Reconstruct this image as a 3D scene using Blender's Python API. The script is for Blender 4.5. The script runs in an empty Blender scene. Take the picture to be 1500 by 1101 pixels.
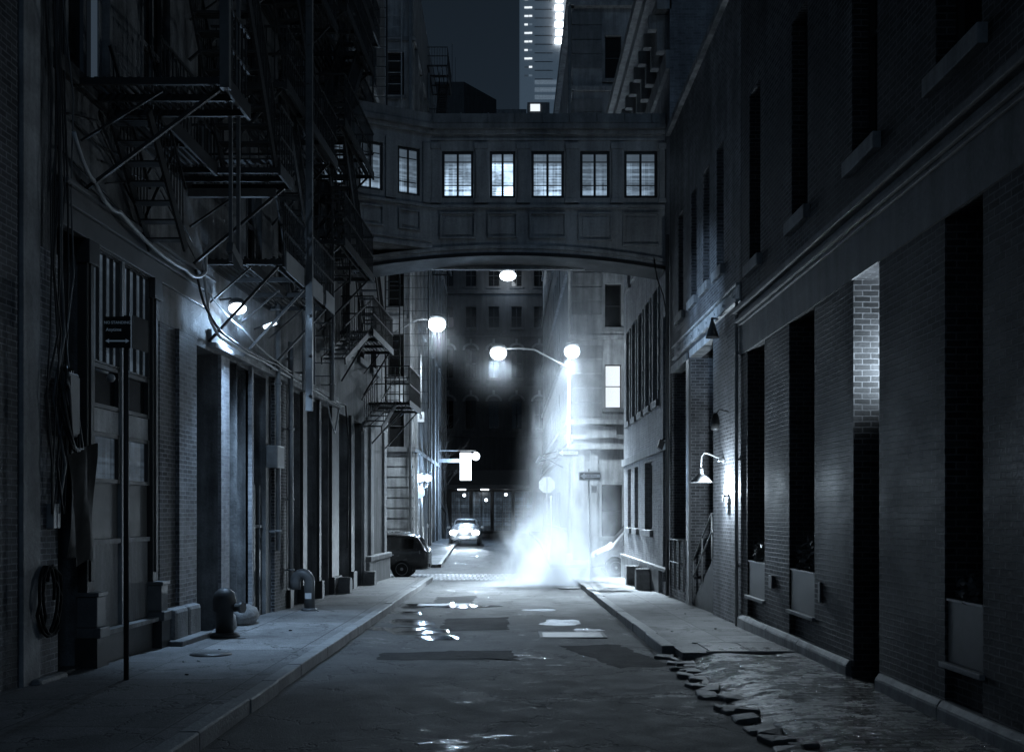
import bpy, bmesh, math, random
from mathutils import Vector, Matrix, noise
R = math.radians
rnd = random.Random(7)
S = bpy.context.scene
COL = S.collection
ORG = {}
F0 = 1500.0          # focal length in photo pixels
CAMZ = 2.0

# ------------------------------------------------------------------ measuring
def at(px, py, D):
    return Vector(((px-742)/F0*D, D, CAMZ+(752-py)/F0*D))
def Zr(py, D): return CAMZ+(752-py)/F0*D
def XL(y): return -6.162+.045*y          # the left street wall leans inwards with distance
def dl(px): return 6.162/(.045+(742-px)/F0)   # distance along the left wall
def dr(px, X=4.4): return X*F0/(px-742)
def g(y):
    """street level along its length: falls to the crossing, then rises"""
    if y <= 38: return -.0133*y
    if y <= 46: return -.5054
    if y <= 62: return -.5054+.0403*(y-46)
    return .14+.004*(min(y,110)-62)

# ------------------------------------------------------------------ mesh builder
class MB:
    def __init__(s): s.bm = bmesh.new()
    def face(s, pts):
        try: return s.bm.faces.new([s.bm.verts.new(p) for p in pts])
        except ValueError: return None
    def hexa(s, p):
        v = [s.bm.verts.new(q) for q in p]
        for f in ((0,3,2,1),(4,5,6,7),(0,1,5,4),(1,2,6,5),(2,3,7,6),(3,0,4,7)):
            s.bm.faces.new([v[i] for i in f])
        return s
    def box(s, x0,x1,y0,y1,z0,z1):
        return s.hexa([(x0,y0,z0),(x1,y0,z0),(x1,y1,z0),(x0,y1,z0),(x0,y0,z1),(x1,y0,z1),(x1,y1,z1),(x0,y1,z1)])
    def fbox(s, F, u0,u1,d0,d1,z0,z1):
        return s.hexa([F(u0,d0,z0),F(u1,d0,z0),F(u1,d1,z0),F(u0,d1,z0),F(u0,d0,z1),F(u1,d0,z1),F(u1,d1,z1),F(u0,d1,z1)])
    def bar(s, p, q, w=.05, h=None, up=(0,0,1)):
        p, q = Vector(p), Vector(q); h = h or w
        d = (q-p)
        if d.length < 1e-6: return s
        d.normalize(); up = Vector(up)
        if abs(d.dot(up)) > .98: up = Vector((0,1,0))
        a = d.cross(up).normalized()*w/2; b = a.cross(d).normalized()*h/2
        return s.hexa([p-a-b,p+a-b,p+a+b,p-a+b,q-a-b,q+a-b,q+a+b,q-a+b])
    def tube(s, pts, r, n=8, caps=True):
        pts = [Vector(p) for p in pts]; rr = r if isinstance(r,(list,tuple)) else [r]*len(pts)
        rings = []; prev = None
        for i, p in enumerate(pts):
            d = (pts[min(i+1,len(pts)-1)]-pts[max(i-1,0)]).normalized()
            if prev is None:
                a = d.orthogonal().normalized()
            else:
                a = (prev-d*prev.dot(d))
                a = a.normalized() if a.length > 1e-5 else d.orthogonal().normalized()
            prev = a; b = d.cross(a)
            rings.append([s.bm.verts.new(p+(a*math.cos(t)+b*math.sin(t))*rr[i]) for t in [k*2*math.pi/n for k in range(n)]])
        for A, B in zip(rings, rings[1:]):
            for k in range(n):
                f = s.bm.faces.new((A[k],A[(k+1)%n],B[(k+1)%n],B[k])); f.smooth = True
        if caps:
            s.bm.faces.new(rings[0][::-1]); s.bm.faces.new(rings[-1])
        return s
    def lathe(s, prof, c, axis=(0,0,1), n=16):
        """prof: (radius, height) along axis from c"""
        ax = Vector(axis).normalized(); a = ax.orthogonal().normalized(); b = ax.cross(a); c = Vector(c)
        rings = []
        for r, h in prof:
            r = max(r, 1e-4)
            rings.append([s.bm.verts.new(c+ax*h+(a*math.cos(t)+b*math.sin(t))*r) for t in [k*2*math.pi/n for k in range(n)]])
        for A, B in zip(rings, rings[1:]):
            for k in range(n):
                f = s.bm.faces.new((A[k],A[(k+1)%n],B[(k+1)%n],B[k])); f.smooth = True
        s.bm.faces.new(rings[0][::-1]); s.bm.faces.new(rings[-1])
        return s
    def prism(s, poly, ex):
        ex = Vector(ex); A = [s.bm.verts.new(Vector(p)) for p in poly]; B = [s.bm.verts.new(Vector(p)+ex) for p in poly]
        n = len(A); s.bm.faces.new(A[::-1]); s.bm.faces.new(B)
        for k in range(n): s.bm.faces.new((A[k],A[(k+1)%n],B[(k+1)%n],B[k]))
        return s
    def ball(s, c, r, sub=2, sc=(1,1,1)):
        m = Matrix.Translation(c) @ Matrix.Diagonal((*sc,1))
        res = bmesh.ops.create_icosphere(s.bm, subdivisions=sub, radius=r, matrix=m)
        for v in res['verts']:
            for f in v.link_faces: f.smooth = True
        return s
    def build(s, name, mat, parent=None, org=None, bevel=0, recalc=True, local=False):
        bm = s.bm
        if recalc: bmesh.ops.recalc_face_normals(bm, faces=bm.faces[:])
        uv = bm.loops.layers.uv.new('UVMap')
        for f in bm.faces:
            n = f.normal; ax = max(range(3), key=lambda i: abs(n[i]))
            for l in f.loops:
                c = l.vert.co
                l[uv].uv = (c.y, c.z) if ax == 0 else (c.x, c.z) if ax == 1 else (c.x, c.y)
        if parent is not None: o_ = Vector((0,0,0)) if local else ORG[parent.name]
        elif org is not None: o_ = Vector(org)
        else:
            vs = [v.co for v in bm.verts]
            lo = Vector([min(v[i] for v in vs) for i in range(3)]); hi = Vector([max(v[i] for v in vs) for i in range(3)])
            o_ = Vector(((lo.x+hi.x)/2,(lo.y+hi.y)/2,lo.z))
        for v in bm.verts: v.co -= o_
        me = bpy.data.meshes.new(name); bm.to_mesh(me); bm.free()
        me.materials.append(mat)
        o = bpy.data.objects.new(name, me); COL.objects.link(o)
        if parent is not None: o.parent = parent
        else: o.location = o_
        ORG[o.name] = o_
        if bevel:
            b = o.modifiers.new('bevel','BEVEL'); b.width = bevel; b.segments = 2; b.limit_method = 'ANGLE'
        return o

def tag(o, label=None, cat=None, group=None, kind=None):
    if label: o['label'] = label
    if cat: o['category'] = cat
    if group: o['group'] = group
    if kind: o['kind'] = kind
    return o
def thing(name, label, cat, loc=(0,0,0), group=None, rz=0):
    o = bpy.data.objects.new(name, None); COL.objects.link(o)
    o.location = loc; o.rotation_euler = (0,0,rz); ORG[o.name] = Vector(loc); o.empty_display_size = .2
    return tag(o, label, cat, group)
def dup(root, loc, label=None, rz=None):
    r = root.copy(); COL.objects.link(r); r.location = loc; ORG[r.name] = Vector(loc)
    if rz is not None: r.rotation_euler = (0,0,rz)
    if label: r['label'] = label
    for ch in list(root.children):
        c = ch.copy(); COL.objects.link(c); c.parent = r
        for gch in list(ch.children):
            d = gch.copy(); COL.objects.link(d); d.parent = c
    return r

# ------------------------------------------------------------------ materials
class NT:
    def __init__(s, name):
        s.m = bpy.data.materials.new(name); s.m.use_nodes = True
        s.t = s.m.node_tree; s.t.nodes.clear()
        s.out = s.n('ShaderNodeOutputMaterial')
    def n(s, ty, **kw):
        nd = s.t.nodes.new(ty)
        for k, v in kw.items():
            if hasattr(nd, k): setattr(nd, k, v)
        return nd
    def l(s, a, b): s.t.links.new(a, b); return s
    def val(s, a, sock):
        if isinstance(a, (int,float)): sock.default_value = a
        else: s.l(a, sock)
    def math(s, op, a, b=0.0, c=None, clamp=False):
        nd = s.n('ShaderNodeMath', operation=op, use_clamp=clamp); s.val(a, nd.inputs[0]); s.val(b, nd.inputs[1])
        if c is not None: s.val(c, nd.inputs[2])
        return nd.outputs[0]
    def mapr(s, v, a, b, c, d):
        nd = s.n('ShaderNodeMapRange'); s.val(v, nd.inputs[0])
        for i, q in enumerate((a,b,c,d)): nd.inputs[i+1].default_value = q
        return nd.outputs[0]
    def coord(s, uv=True, scale=(1,1,1), loc=(0,0,0)):
        tc = s.n('ShaderNodeTexCoord'); mp = s.n('ShaderNodeMapping')
        s.l(tc.outputs['UV' if uv else 'Object'], mp.inputs[0]); mp.inputs['Scale'].default_value = scale; mp.inputs['Location'].default_value = loc
        return mp.outputs[0]
    def noise(s, vec, scale, detail=5, rough=.6, dist=0):
        nd = s.n('ShaderNodeTexNoise'); s.l(vec, nd.inputs['Vector']); nd.inputs['Scale'].default_value = scale
        nd.inputs['Detail'].default_value = detail; nd.inputs['Roughness'].default_value = rough; nd.inputs['Distortion'].default_value = dist
        return nd.outputs['Fac']
    def mix(s, f, a, b, bt='MIX'):
        nd = s.n('ShaderNodeMix', data_type='RGBA', blend_type=bt); s.val(f, nd.inputs[0])
        for q, i in ((a,6),(b,7)):
            if isinstance(q, tuple): nd.inputs[i].default_value = (*q,1)[:4]
            else: s.l(q, nd.inputs[i])
        return nd.outputs[2]
    def bump(s, h, strength=.5, dist=.02):
        nd = s.n('ShaderNodeBump'); nd.inputs['Strength'].default_value = strength; nd.inputs['Distance'].default_value = dist
        s.l(h, nd.inputs['Height']); return nd.outputs[0]
    def bsdf(s, col, rough=.6, metal=0, normal=None, spec=.5):
        nd = s.n('ShaderNodeBsdfPrincipled')
        if isinstance(col, tuple): nd.inputs['Base Color'].default_value = (*col,1)[:4]
        else: s.l(col, nd.inputs['Base Color'])
        s.val(rough, nd.inputs['Roughness']); s.val(metal, nd.inputs['Metallic'])
        nd.inputs['Specular IOR Level'].default_value = spec
        if normal is not None: s.l(normal, nd.inputs['Normal'])
        s.l(nd.outputs[0], s.out.inputs[0]); return nd
def G(v): return (v, v, v*1.04)

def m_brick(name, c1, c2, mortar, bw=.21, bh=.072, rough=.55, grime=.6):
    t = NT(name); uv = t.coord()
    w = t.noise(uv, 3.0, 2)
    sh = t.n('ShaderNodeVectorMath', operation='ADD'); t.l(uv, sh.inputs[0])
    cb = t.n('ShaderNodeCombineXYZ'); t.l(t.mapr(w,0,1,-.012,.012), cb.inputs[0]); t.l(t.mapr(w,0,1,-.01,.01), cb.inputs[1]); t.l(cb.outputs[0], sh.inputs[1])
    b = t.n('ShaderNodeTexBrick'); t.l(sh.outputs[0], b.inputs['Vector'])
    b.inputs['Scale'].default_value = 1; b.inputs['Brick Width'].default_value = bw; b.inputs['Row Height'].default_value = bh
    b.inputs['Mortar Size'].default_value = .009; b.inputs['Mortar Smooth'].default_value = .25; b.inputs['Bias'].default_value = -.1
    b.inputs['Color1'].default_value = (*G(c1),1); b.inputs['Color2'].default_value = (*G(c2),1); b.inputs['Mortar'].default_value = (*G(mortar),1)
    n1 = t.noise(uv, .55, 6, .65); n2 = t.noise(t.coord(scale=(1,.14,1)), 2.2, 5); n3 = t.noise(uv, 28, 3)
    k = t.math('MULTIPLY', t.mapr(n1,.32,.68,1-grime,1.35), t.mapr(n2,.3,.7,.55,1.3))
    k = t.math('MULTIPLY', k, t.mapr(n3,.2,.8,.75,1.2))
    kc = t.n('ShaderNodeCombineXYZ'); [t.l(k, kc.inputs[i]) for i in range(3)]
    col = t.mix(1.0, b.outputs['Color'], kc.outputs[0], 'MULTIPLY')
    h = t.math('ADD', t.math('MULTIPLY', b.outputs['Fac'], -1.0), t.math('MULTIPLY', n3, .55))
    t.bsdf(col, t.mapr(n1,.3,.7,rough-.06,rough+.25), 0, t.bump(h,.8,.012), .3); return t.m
def m_stone(name, c, var=.35, rough=.6, streak=.4, bump=.35, scale=1.0, metal=0):
    t = NT(name); uv = t.coord(uv=False)
    n1 = t.noise(uv, 1.3*scale, 7, .65); n2 = t.noise(t.coord(uv=False,scale=(1,1,.1)), 4*scale, 5); n3 = t.noise(uv, 22*scale, 4)
    k = t.math('MULTIPLY', t.mapr(n1,.3,.7,1-var,1+var), t.mapr(n2,.3,.7,1-streak,1+streak*.5))
    k = t.math('MULTIPLY', k, t.mapr(n3,.2,.8,.8,1.18))
    kc = t.n('ShaderNodeCombineXYZ'); [t.l(t.math('MULTIPLY', k, c), kc.inputs[i]) for i in range(3)]
    h = t.math('ADD', n3, t.math('MULTIPLY', n1, .8))
    t.bsdf(kc.outputs[0], t.mapr(n1,.3,.7,rough-.1,rough+.15), metal, t.bump(h,bump,.02)); return t.m
def m_flat(name, c, rough=.5, metal=0, spec=.5):
    t = NT(name); n1 = t.noise(t.coord(uv=False), 6, 5); 
    kc = t.n('ShaderNodeCombineXYZ'); k = t.mapr(n1,.25,.75,c*.75,c*1.25); [t.l(k, kc.inputs[i]) for i in range(3)]
    t.bsdf(kc.outputs[0], t.mapr(n1,.2,.8,max(.03,rough-.1),min(1,rough+.12)), metal, t.bump(n1,.15,.01), spec); return t.m
def m_emit(name, col, strength):
    t = NT(name); e = t.n('ShaderNodeEmission'); e.inputs[0].default_value = (*col,1); e.inputs[1].default_value = strength
    t.l(e.outputs[0], t.out.inputs[0]); return t.m
def m_emit_diff(name, c, e):
    t = NT(name); b = t.bsdf(G(c), .5); b.inputs['Emission Color'].default_value = (.5,.74,1,1); b.inputs['Emission Strength'].default_value = e; return t.m
def m_lit_pane(name, strength, sx=6, sz=9, thr=.5, floor=.25, z0=10.72, z1=12.02, seed=0):
    """a pane whose emission draws a lit interior: plain dim head, shelves and frames below, brightest near the sill"""
    t = NT(name); tc = t.n('ShaderNodeTexCoord'); sp = t.n('ShaderNodeSeparateXYZ'); t.l(tc.outputs['UV'], sp.inputs[0])
    def lines(sock, sc, off, a, b):
        cb = t.n('ShaderNodeCombineXYZ'); t.l(t.math('MULTIPLY', sock, sc), cb.inputs[0]); cb.inputs[1].default_value = off; return t.mapr(t.noise(cb.outputs[0],1,4,.7),a,b,0,1)
    cl = t.noise(t.coord(), 1.6, 3); fine = t.noise(t.coord(scale=(3,9,1)), 2.2, 4)
    k = t.math('ADD', t.math('MULTIPLY', lines(sp.outputs[1],sz,1.3+seed,thr,thr+.05), .55), t.math('MULTIPLY', lines(sp.outputs[0],sx,4.1+seed,thr,thr+.04), .4))
    k = t.math('ADD', t.math('MULTIPLY', k, t.mapr(cl,.36,.64,.15,1.4)), t.mapr(fine,.4,.7,0,.3))
    rel = t.mapr(sp.outputs[1],z0,z1,0,1)
    k = t.math('MULTIPLY', k, t.mapr(rel,.25,.3,1.5,.9)); k = t.math('MULTIPLY', k, t.mapr(rel,.74,.77,1,.12)); k = t.math('ADD', k, floor)
    bs = t.bsdf((.02,.02,.022), .08)
    bs.inputs['Emission Color'].default_value = (.55,.76,1,1); t.l(t.math('MULTIPLY', k, strength), bs.inputs['Emission Strength']); return t.m
def m_ground(name, c, wet=.5, scale=1.0, rlo=.12, rhi=.75, bump=.6, joints=None, jw=.01, cracks=0, spots=0, blotch=.3, spec=.5):
    t = NT(name); uv = t.coord(uv=False)
    n1 = t.noise(uv, .45*scale, 6, .62); n2 = t.noise(uv, 2.4*scale, 6, .7); n3 = t.noise(uv, 42, 5, .75); n4 = t.noise(t.coord(uv=False,scale=(.8,1.2,1)), 2.2*scale, 8, .78)
    k = t.math('MULTIPLY', t.mapr(n1,.3,.7,1-blotch,1+blotch), t.mapr(n2,.3,.7,.75,1.25)); k = t.math('MULTIPLY', k, t.mapr(n3,.3,.7,.35,1.7))
    h = t.math('ADD', t.math('MULTIPLY', n3, 1.1), t.math('MULTIPLY', n2, 1.2))
    if cracks:
        wv = t.n('ShaderNodeVectorMath', operation='ADD'); t.l(uv, wv.inputs[0]); cv = t.n('ShaderNodeCombineXYZ')
        t.l(t.mapr(t.noise(uv,1.6,4),.2,.8,-.5,.5), cv.inputs[0]); t.l(t.mapr(t.noise(t.coord(uv=False,loc=(9,4,2)),1.6,4),.2,.8,-.5,.5), cv.inputs[1]); t.l(cv.outputs[0], wv.inputs[1])
        vo = t.n('ShaderNodeTexVoronoi', feature='DISTANCE_TO_EDGE'); t.l(wv.outputs[0], vo.inputs['Vector']); vo.inputs['Scale'].default_value = .75
        gate = t.mapr(n1,.42,.55,0,1)
        ck = t.math('MULTIPLY', t.mapr(vo.outputs['Distance'],.008,.02,1,0), gate)
        k = t.math('MULTIPLY', k, t.math('SUBTRACT', 1, t.math('MULTIPLY', ck, .8))); h = t.math('SUBTRACT', h, t.math('MULTIPLY', ck, cracks))
    if spots:
        vo = t.n('ShaderNodeTexVoronoi'); t.l(uv, vo.inputs['Vector']); vo.inputs['Scale'].default_value = 3.1
        sp = t.mapr(vo.outputs['Distance'],.06,.1,1,0); gt = t.n('ShaderNodeSeparateColor'); t.l(vo.outputs['Color'], gt.inputs[0])
        k = t.math('MULTIPLY', k, t.math('SUBTRACT', 1, t.math('MULTIPLY', t.math('MULTIPLY', sp, t.mapr(gt.outputs[0],.5,.6,0,1)), spots)))
        st = t.noise(t.coord(uv=False,loc=(3,8,0)), .8, 7, .7); k = t.math('MULTIPLY', k, t.mapr(st,.48,.66,1,.45))
    if joints:
        b = t.n('ShaderNodeTexBrick'); t.l(uv, b.inputs['Vector']); b.inputs['Scale'].default_value = 1
        b.inputs['Brick Width'].default_value = joints[0]; b.inputs['Row Height'].default_value = joints[1]; b.offset = joints[2]
        b.inputs['Mortar Size'].default_value = jw; b.inputs['Mortar Smooth'].default_value = .4
        b.inputs['Color1'].default_value = (1,1,1,1); b.inputs['Color2'].default_value = (.5,.5,.5,1); b.inputs['Mortar'].default_value = (.2,.2,.2,1)
        k = t.math('MULTIPLY', k, b.outputs['Color']); h = t.math('SUBTRACT', h, t.math('MULTIPLY', b.outputs['Fac'], joints[3]))
    kc = t.n('ShaderNodeCombineXYZ'); [t.l(t.math('MULTIPLY', k, c), kc.inputs[i]) for i in range(3)]
    r = t.math('SUBTRACT', t.mapr(n2,.3,.7,rhi-.12,rhi+.1), t.mapr(t.math('ADD', t.math('MULTIPLY', n1, .35), t.math('MULTIPLY', n4, .75)), wet,wet+.06,0,rhi-rlo))
    t.bsdf(kc.outputs[0], r, 0, t.bump(h,bump,.015), spec); return t.m

M = {}
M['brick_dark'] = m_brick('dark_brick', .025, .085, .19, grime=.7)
M['brick_near'] = m_brick('near_brick', .10, .17, .34, bw=.22, bh=.075)
M['brick_mid'] = m_brick('brown_brick', .12, .25, .38)
M['brick_pale'] = m_brick('pale_brick', .30, .45, .42, grime=.4)
M['stone'] = m_stone('brown_stone', .22)
M['stone_pale'] = m_stone('pale_stone', .34, streak=.5)
M['stone_dark'] = m_stone('dark_stone', .06)
M['stucco'] = m_stone('patched_stucco', .36, var=.5, streak=.45)
M['plaster'] = m_stone('stained_plaster', .17, var=.6, streak=.6, bump=.6)
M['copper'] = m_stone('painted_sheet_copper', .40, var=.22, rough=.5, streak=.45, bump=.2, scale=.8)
M['copper_dark'] = m_stone('dark_sheet_copper', .28, var=.25, rough=.55, streak=.4, bump=.2)  # darker sheet tone for gutters and roofs
M['iron'] = m_flat('black_painted_iron', .032, .5, 0, .4)
M['iron_grey'] = m_flat('grey_painted_iron', .13, .4, 0)
M['galv'] = m_flat('galvanised_steel', .34, .38, .3)
M['pipe_grey'] = m_flat('painted_downpipe', .30, .45)
M['wood_dark'] = m_flat('dark_painted_wood', .035, .5)
M['wood_panel'] = m_stone('weathered_wood_panel', .20, var=.3, streak=.6, bump=.2)
M['wood_pale'] = m_stone('worn_pale_paint', .42, var=.5, streak=.5)
M['glass'] = m_flat('dark_window_glass', .01, .08)
M['glass_dusty'] = m_stone('dusty_window_glass', .22, var=.5, rough=.3, streak=.8, bump=.1)
M['void'] = m_flat('unlit_interior', .006, .9, 0, .1)
M['rubber'] = m_flat('black_rubber', .012, .7, 0, .2)
M['beam_white'] = m_stone('chipped_white_paint', .75, var=.35, streak=.4)
M['cable'] = m_flat('black_cable', .025, .45)
M['cable_pale'] = m_flat('pale_cable_sheath', .5, .45)
M['paint_black'] = m_flat('black_car_paint', .035, .22)
M['paint_white'] = m_flat('white_van_paint', .9, .35)
M['paint_silver'] = m_flat('silver_car_paint', .5, .25, .3)
M['chrome'] = m_flat('brushed_metal_trim', .55, .25, .9)
M['soffit'] = m_stone('darkened_soffit', .018)  # underside of the arch coloured near black in place of shade
M['granite'] = m_stone('grey_granite', .30, var=.35, streak=.25, bump=.5)
M['granite_dark'] = m_stone('worn_granite', .16, var=.45, streak=.3, bump=.8)
M['planter'] = m_flat('grey_zinc_planter', .16, .45, .2)
M['leaf'] = m_flat('dark_leaves', .13, .45)
M['bark'] = m_flat('bare_bark', .08, .8)
M['road'] = m_ground('wet_patched_asphalt', .05, wet=.635, rlo=.12, rhi=.74, bump=1, cracks=2.5, blotch=.4)
M['patch'] = m_ground('fresh_asphalt_patch', .02, wet=.7, rlo=.3, rhi=.8, bump=.9, spec=.12)
M['walk'] = m_ground('concrete_pavement', .24, wet=.7, rlo=.3, rhi=.68, bump=.4, joints=(1.5,1.5,0,1.6), jw=.014, spots=.5, cracks=1)
M['cobble'] = m_ground('wet_granite_setts', .13, wet=.50, rlo=.1, rhi=.5, bump=1, joints=(.26,.15,.5,9), jw=.03)
M['setts'] = m_ground('crossing_setts', .30, wet=.6, rlo=.2, rhi=.6, bump=1, joints=(.17,1.25,.5,3), jw=.035)
M['earth'] = m_ground('dark_ground', .05)
M['hatch'] = m_ground('tread_plate', .075, wet=.55, rlo=.2, rhi=.5, bump=1, joints=(.09,.05,.5,3), jw=.012)
M['bulb'] = m_emit('lit_lamp', (.8,.9,1), 9)
M['bulb_far'] = m_emit('lit_lamp_far', (.8,.9,1), 6)
M['tube'] = m_emit('lit_tube', (.7,.86,1), 3)
M['glow_soft'] = m_emit('lit_sign', (.8,.9,1), 5)
M['win_white'] = m_emit('white_lit_window', (.85,.93,1), 1.1)
M['glow_dim'] = m_emit('dim_glow', (.5,.72,1), .06)
M['pane_dim'] = m_lit_pane('gallery_pane_dim', .3, thr=.52, floor=.35)
M['pane_mid'] = m_lit_pane('gallery_pane_mid', .8, thr=.48, floor=.16, seed=3)
M['pane_bright'] = m_lit_pane('gallery_pane_bright', 1.6, sx=3, sz=16, thr=.42, floor=.1, seed=6)
M['pane_dusty'] = m_lit_pane('dusty_glow_pane', .075, sx=9, sz=.6, thr=.5, floor=.6, z0=-50, z1=90)  # storefront panes glow by added emission; no lamp stands behind them
M['pane_dusty_low'] = m_lit_pane('dim_dusty_glow_pane', .06, sx=5, sz=4, thr=.5, floor=.4, z0=-50, z1=90)
M['shop'] = m_lit_pane('shop_glass', .1, thr=.5, floor=.1, z0=-50, z1=90)
M['sign_black'] = m_flat('black_sign_face', .012, .4)
M['sign_white'] = m_flat('white_sign_face', .75, .4)
M['sign_grey'] = m_flat('faded_sign_print', .5, .5)
M['sign_grey'] = m_emit_diff('glowing_sign_print', .7, .045)  # faint emission keeps the lettering readable in the dark
M['sign_back'] = m_flat('bare_metal_sign_back', .5, .45, .2)
t = NT('puddle_water'); nn = t.noise(t.coord(uv=False), 7, 5)
t.bsdf((.012,.013,.015), .05, 0, t.bump(nn,.22,.012)); M['water'] = t.m
t = NT('tower_facade'); M['tower'] = m_stone('glowing_tower_concrete', .3, var=.1, streak=.1); bs_ = [n for n in M['tower'].node_tree.nodes if n.type == 'BSDF_PRINCIPLED'][0]; bs_.inputs['Emission Color'].default_value = (.45,.7,1,1); bs_.inputs['Emission Strength'].default_value = .07  # weak emission in the concrete stands in for city light

# ------------------------------------------------------------------ faces of walls
def face_fn(o, d, n):
    o, d, n = Vector((*o,0)), Vector((*d,0)), Vector((*n,0))
    return lambda u, dd, z: o+d*u+n*dd+Vector((0,0,z))
RIGHT = face_fn((4.4,0),(0,1),(-1,0))
LEFT = face_fn((-6.162,0),(.045,1),(1,0))
def FRONT(y): return face_fn((0,y),(1,0),(0,-1))
def facade(mb, F, u0,u1,z0,z1, holes=(), depth=.4, body=6.0, top=True):
    us = sorted({u0,u1,*[h[0] for h in holes],*[h[1] for h in holes]}); zs = sorted({z0,z1,*[h[2] for h in holes],*[h[3] for h in holes]})
    us = [u for u in us if u0 <= u <= u1]; zs = [z for z in zs if z0 <= z <= z1]
    for a, b in zip(us, us[1:]):
        for c, d in zip(zs, zs[1:]):
            mu, mz = (a+b)/2, (c+d)/2
            if any(h[0] < mu < h[1] and h[2] < mz < h[3] for h in holes): continue
            mb.face([F(a,0,c),F(b,0,c),F(b,0,d),F(a,0,d)])
    for h in holes:
        a, b, c, d = h[:4]; dp = -(h[4] if len(h) > 4 else depth)
        mb.face([F(a,0,c),F(a,dp,c),F(a,dp,d),F(a,0,d)]); mb.face([F(b,0,c),F(b,dp,c),F(b,dp,d),F(b,0,d)])
        mb.face([F(a,0,d),F(b,0,d),F(b,dp,d),F(a,dp,d)]); mb.face([F(a,0,c),F(b,0,c),F(b,dp,c),F(a,dp,c)])
    if body:
        dm = max([depth]+[h[4] for h in holes if len(h) > 4])+.12
        mb.fbox(F, u0,u1,-body,-dm,z0,z1)
        for u in (u0,u1): mb.face([F(u,0,z0),F(u,-dm,z0),F(u,-dm,z1),F(u,0,z1)])
        if top: mb.face([F(u0,0,z1),F(u1,0,z1),F(u1,-dm,z1),F(u0,-dm,z1)])
def window(F, parent, u0,u1,z0,z1, dp, frame, pane, nx=2, nz=2, sill=None, sillmat=None, fw=.06, name='window', pane_name='pane'):
    mb = MB(); e = .004
    for a, b in ((u0+e,u0+fw),(u1-fw,u1-e)): mb.fbox(F,a,b,-dp+.02,-dp+.09,z0+e,z1-e)
    for a, b in ((z0+e,z0+fw),(z1-fw,z1-e)): mb.fbox(F,u0+fw,u1-fw,-dp+.02,-dp+.085,a,b)
    for i in range(1,nx):
        u = u0+(u1-u0)*i/nx; mb.fbox(F,u-fw*.4,u+fw*.4,-dp+.022,-dp+.08,z0+fw,z1-fw)
    for j in range(1,nz):
        z = z0+(z1-z0)*j/nz; mb.fbox(F,u0+fw,u1-fw,-dp+.024,-dp+.075,z-fw*.4,z+fw*.4)
    w = mb.build(name, frame, parent)
    p = MB(); p.fbox(F,u0+e,u1-e,-dp,-dp+.03,z0+e,z1-e); p.build(pane_name, pane, w)
    if sill:
        q = MB(); q.fbox(F,u0-.12,u1+.12,-.1,sill,z0-.2,z0-.003); q.build('sill', sillmat, w, bevel=.012)
    return w

# ------------------------------------------------------------------ setting
def strip(x0f, x1f, y0, y1, dz, name, mat, nx=4, step=1.0, rough=0, thick=0):
    mb = MB(); ys = [y0+(y1-y0)*i/max(1,round((y1-y0)/step)) for i in range(max(1,round((y1-y0)/step))+1)]
    rows = []
    for y in ys:
        a, b = x0f(y), x1f(y); row = []
        for i in range(nx+1):
            x = a+(b-a)*i/nx; z = g(y)+dz
            if rough: z += rough*noise.noise(Vector((x*.9,y*.6,3)))+rough*.5*noise.noise(Vector((x*2.7,y*2.1,9)))
            row.append(mb.bm.verts.new((x,y,z)))
        rows.append(row)
    for A, B in zip(rows, rows[1:]):
        for i in range(nx):
            f = mb.bm.faces.new((A[i],A[i+1],B[i+1],B[i])); f.smooth = bool(rough)
    if thick:
        for A, B in zip(rows, rows[1:]):
            for i in (0,nx):
                mb.face([A[i].co,B[i].co,B[i].co-Vector((0,0,thick)),A[i].co-Vector((0,0,thick))])
        for A in (rows[0],rows[-1]):
            for i in range(nx): mb.face([A[i].co,A[i+1].co,A[i+1].co-Vector((0,0,thick)),A[i].co-Vector((0,0,thick))])
    o = mb.build(name, mat); return tag(o, kind='structure')
KL, KR = -2.75, 2.42
c_ = lambda v: (lambda y: v)
strip(c_(-400), c_(400), -40, 38, -.09, 'ground', M['earth'], 2, 20)
strip(c_(-400), c_(400), 38, 700, -.09, 'ground', M['earth'], 2, 4)
strip(c_(KL-.05), c_(KR+.05), -4, 38.2, 0, 'road', M['road'], 36, .16, .018)
strip(c_(-60), c_(60), 38.2, 47, -.012, 'cross_street', M['road'], 60, .8, .01)
strip(c_(-5.2), c_(5.0), 38.6, 42.6, .004, 'crosswalk', M['setts'], 30, .5, .006)
strip(c_(-3.0), c_(2.0), 46.9, 130, -.004, 'road', M['road'], 10, 1.0, .012)
strip(XL, c_(KL-.19), -4, 38, .15, 'sidewalk', M['walk'], 6, .5, .008, .3)
strip(c_(KR+.19), c_(4.5), 15.2, 38, .14, 'sidewalk', M['walk'], 6, .5, .008, .3)
strip(lambda y: -9, c_(-3.0), 47, 130, .13, 'sidewalk', M['walk'], 3, 1, 0, .3)
strip(c_(2.0), c_(9), 47, 130, .13, 'sidewalk', M['walk'], 3, 1, 0, .3)
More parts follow.
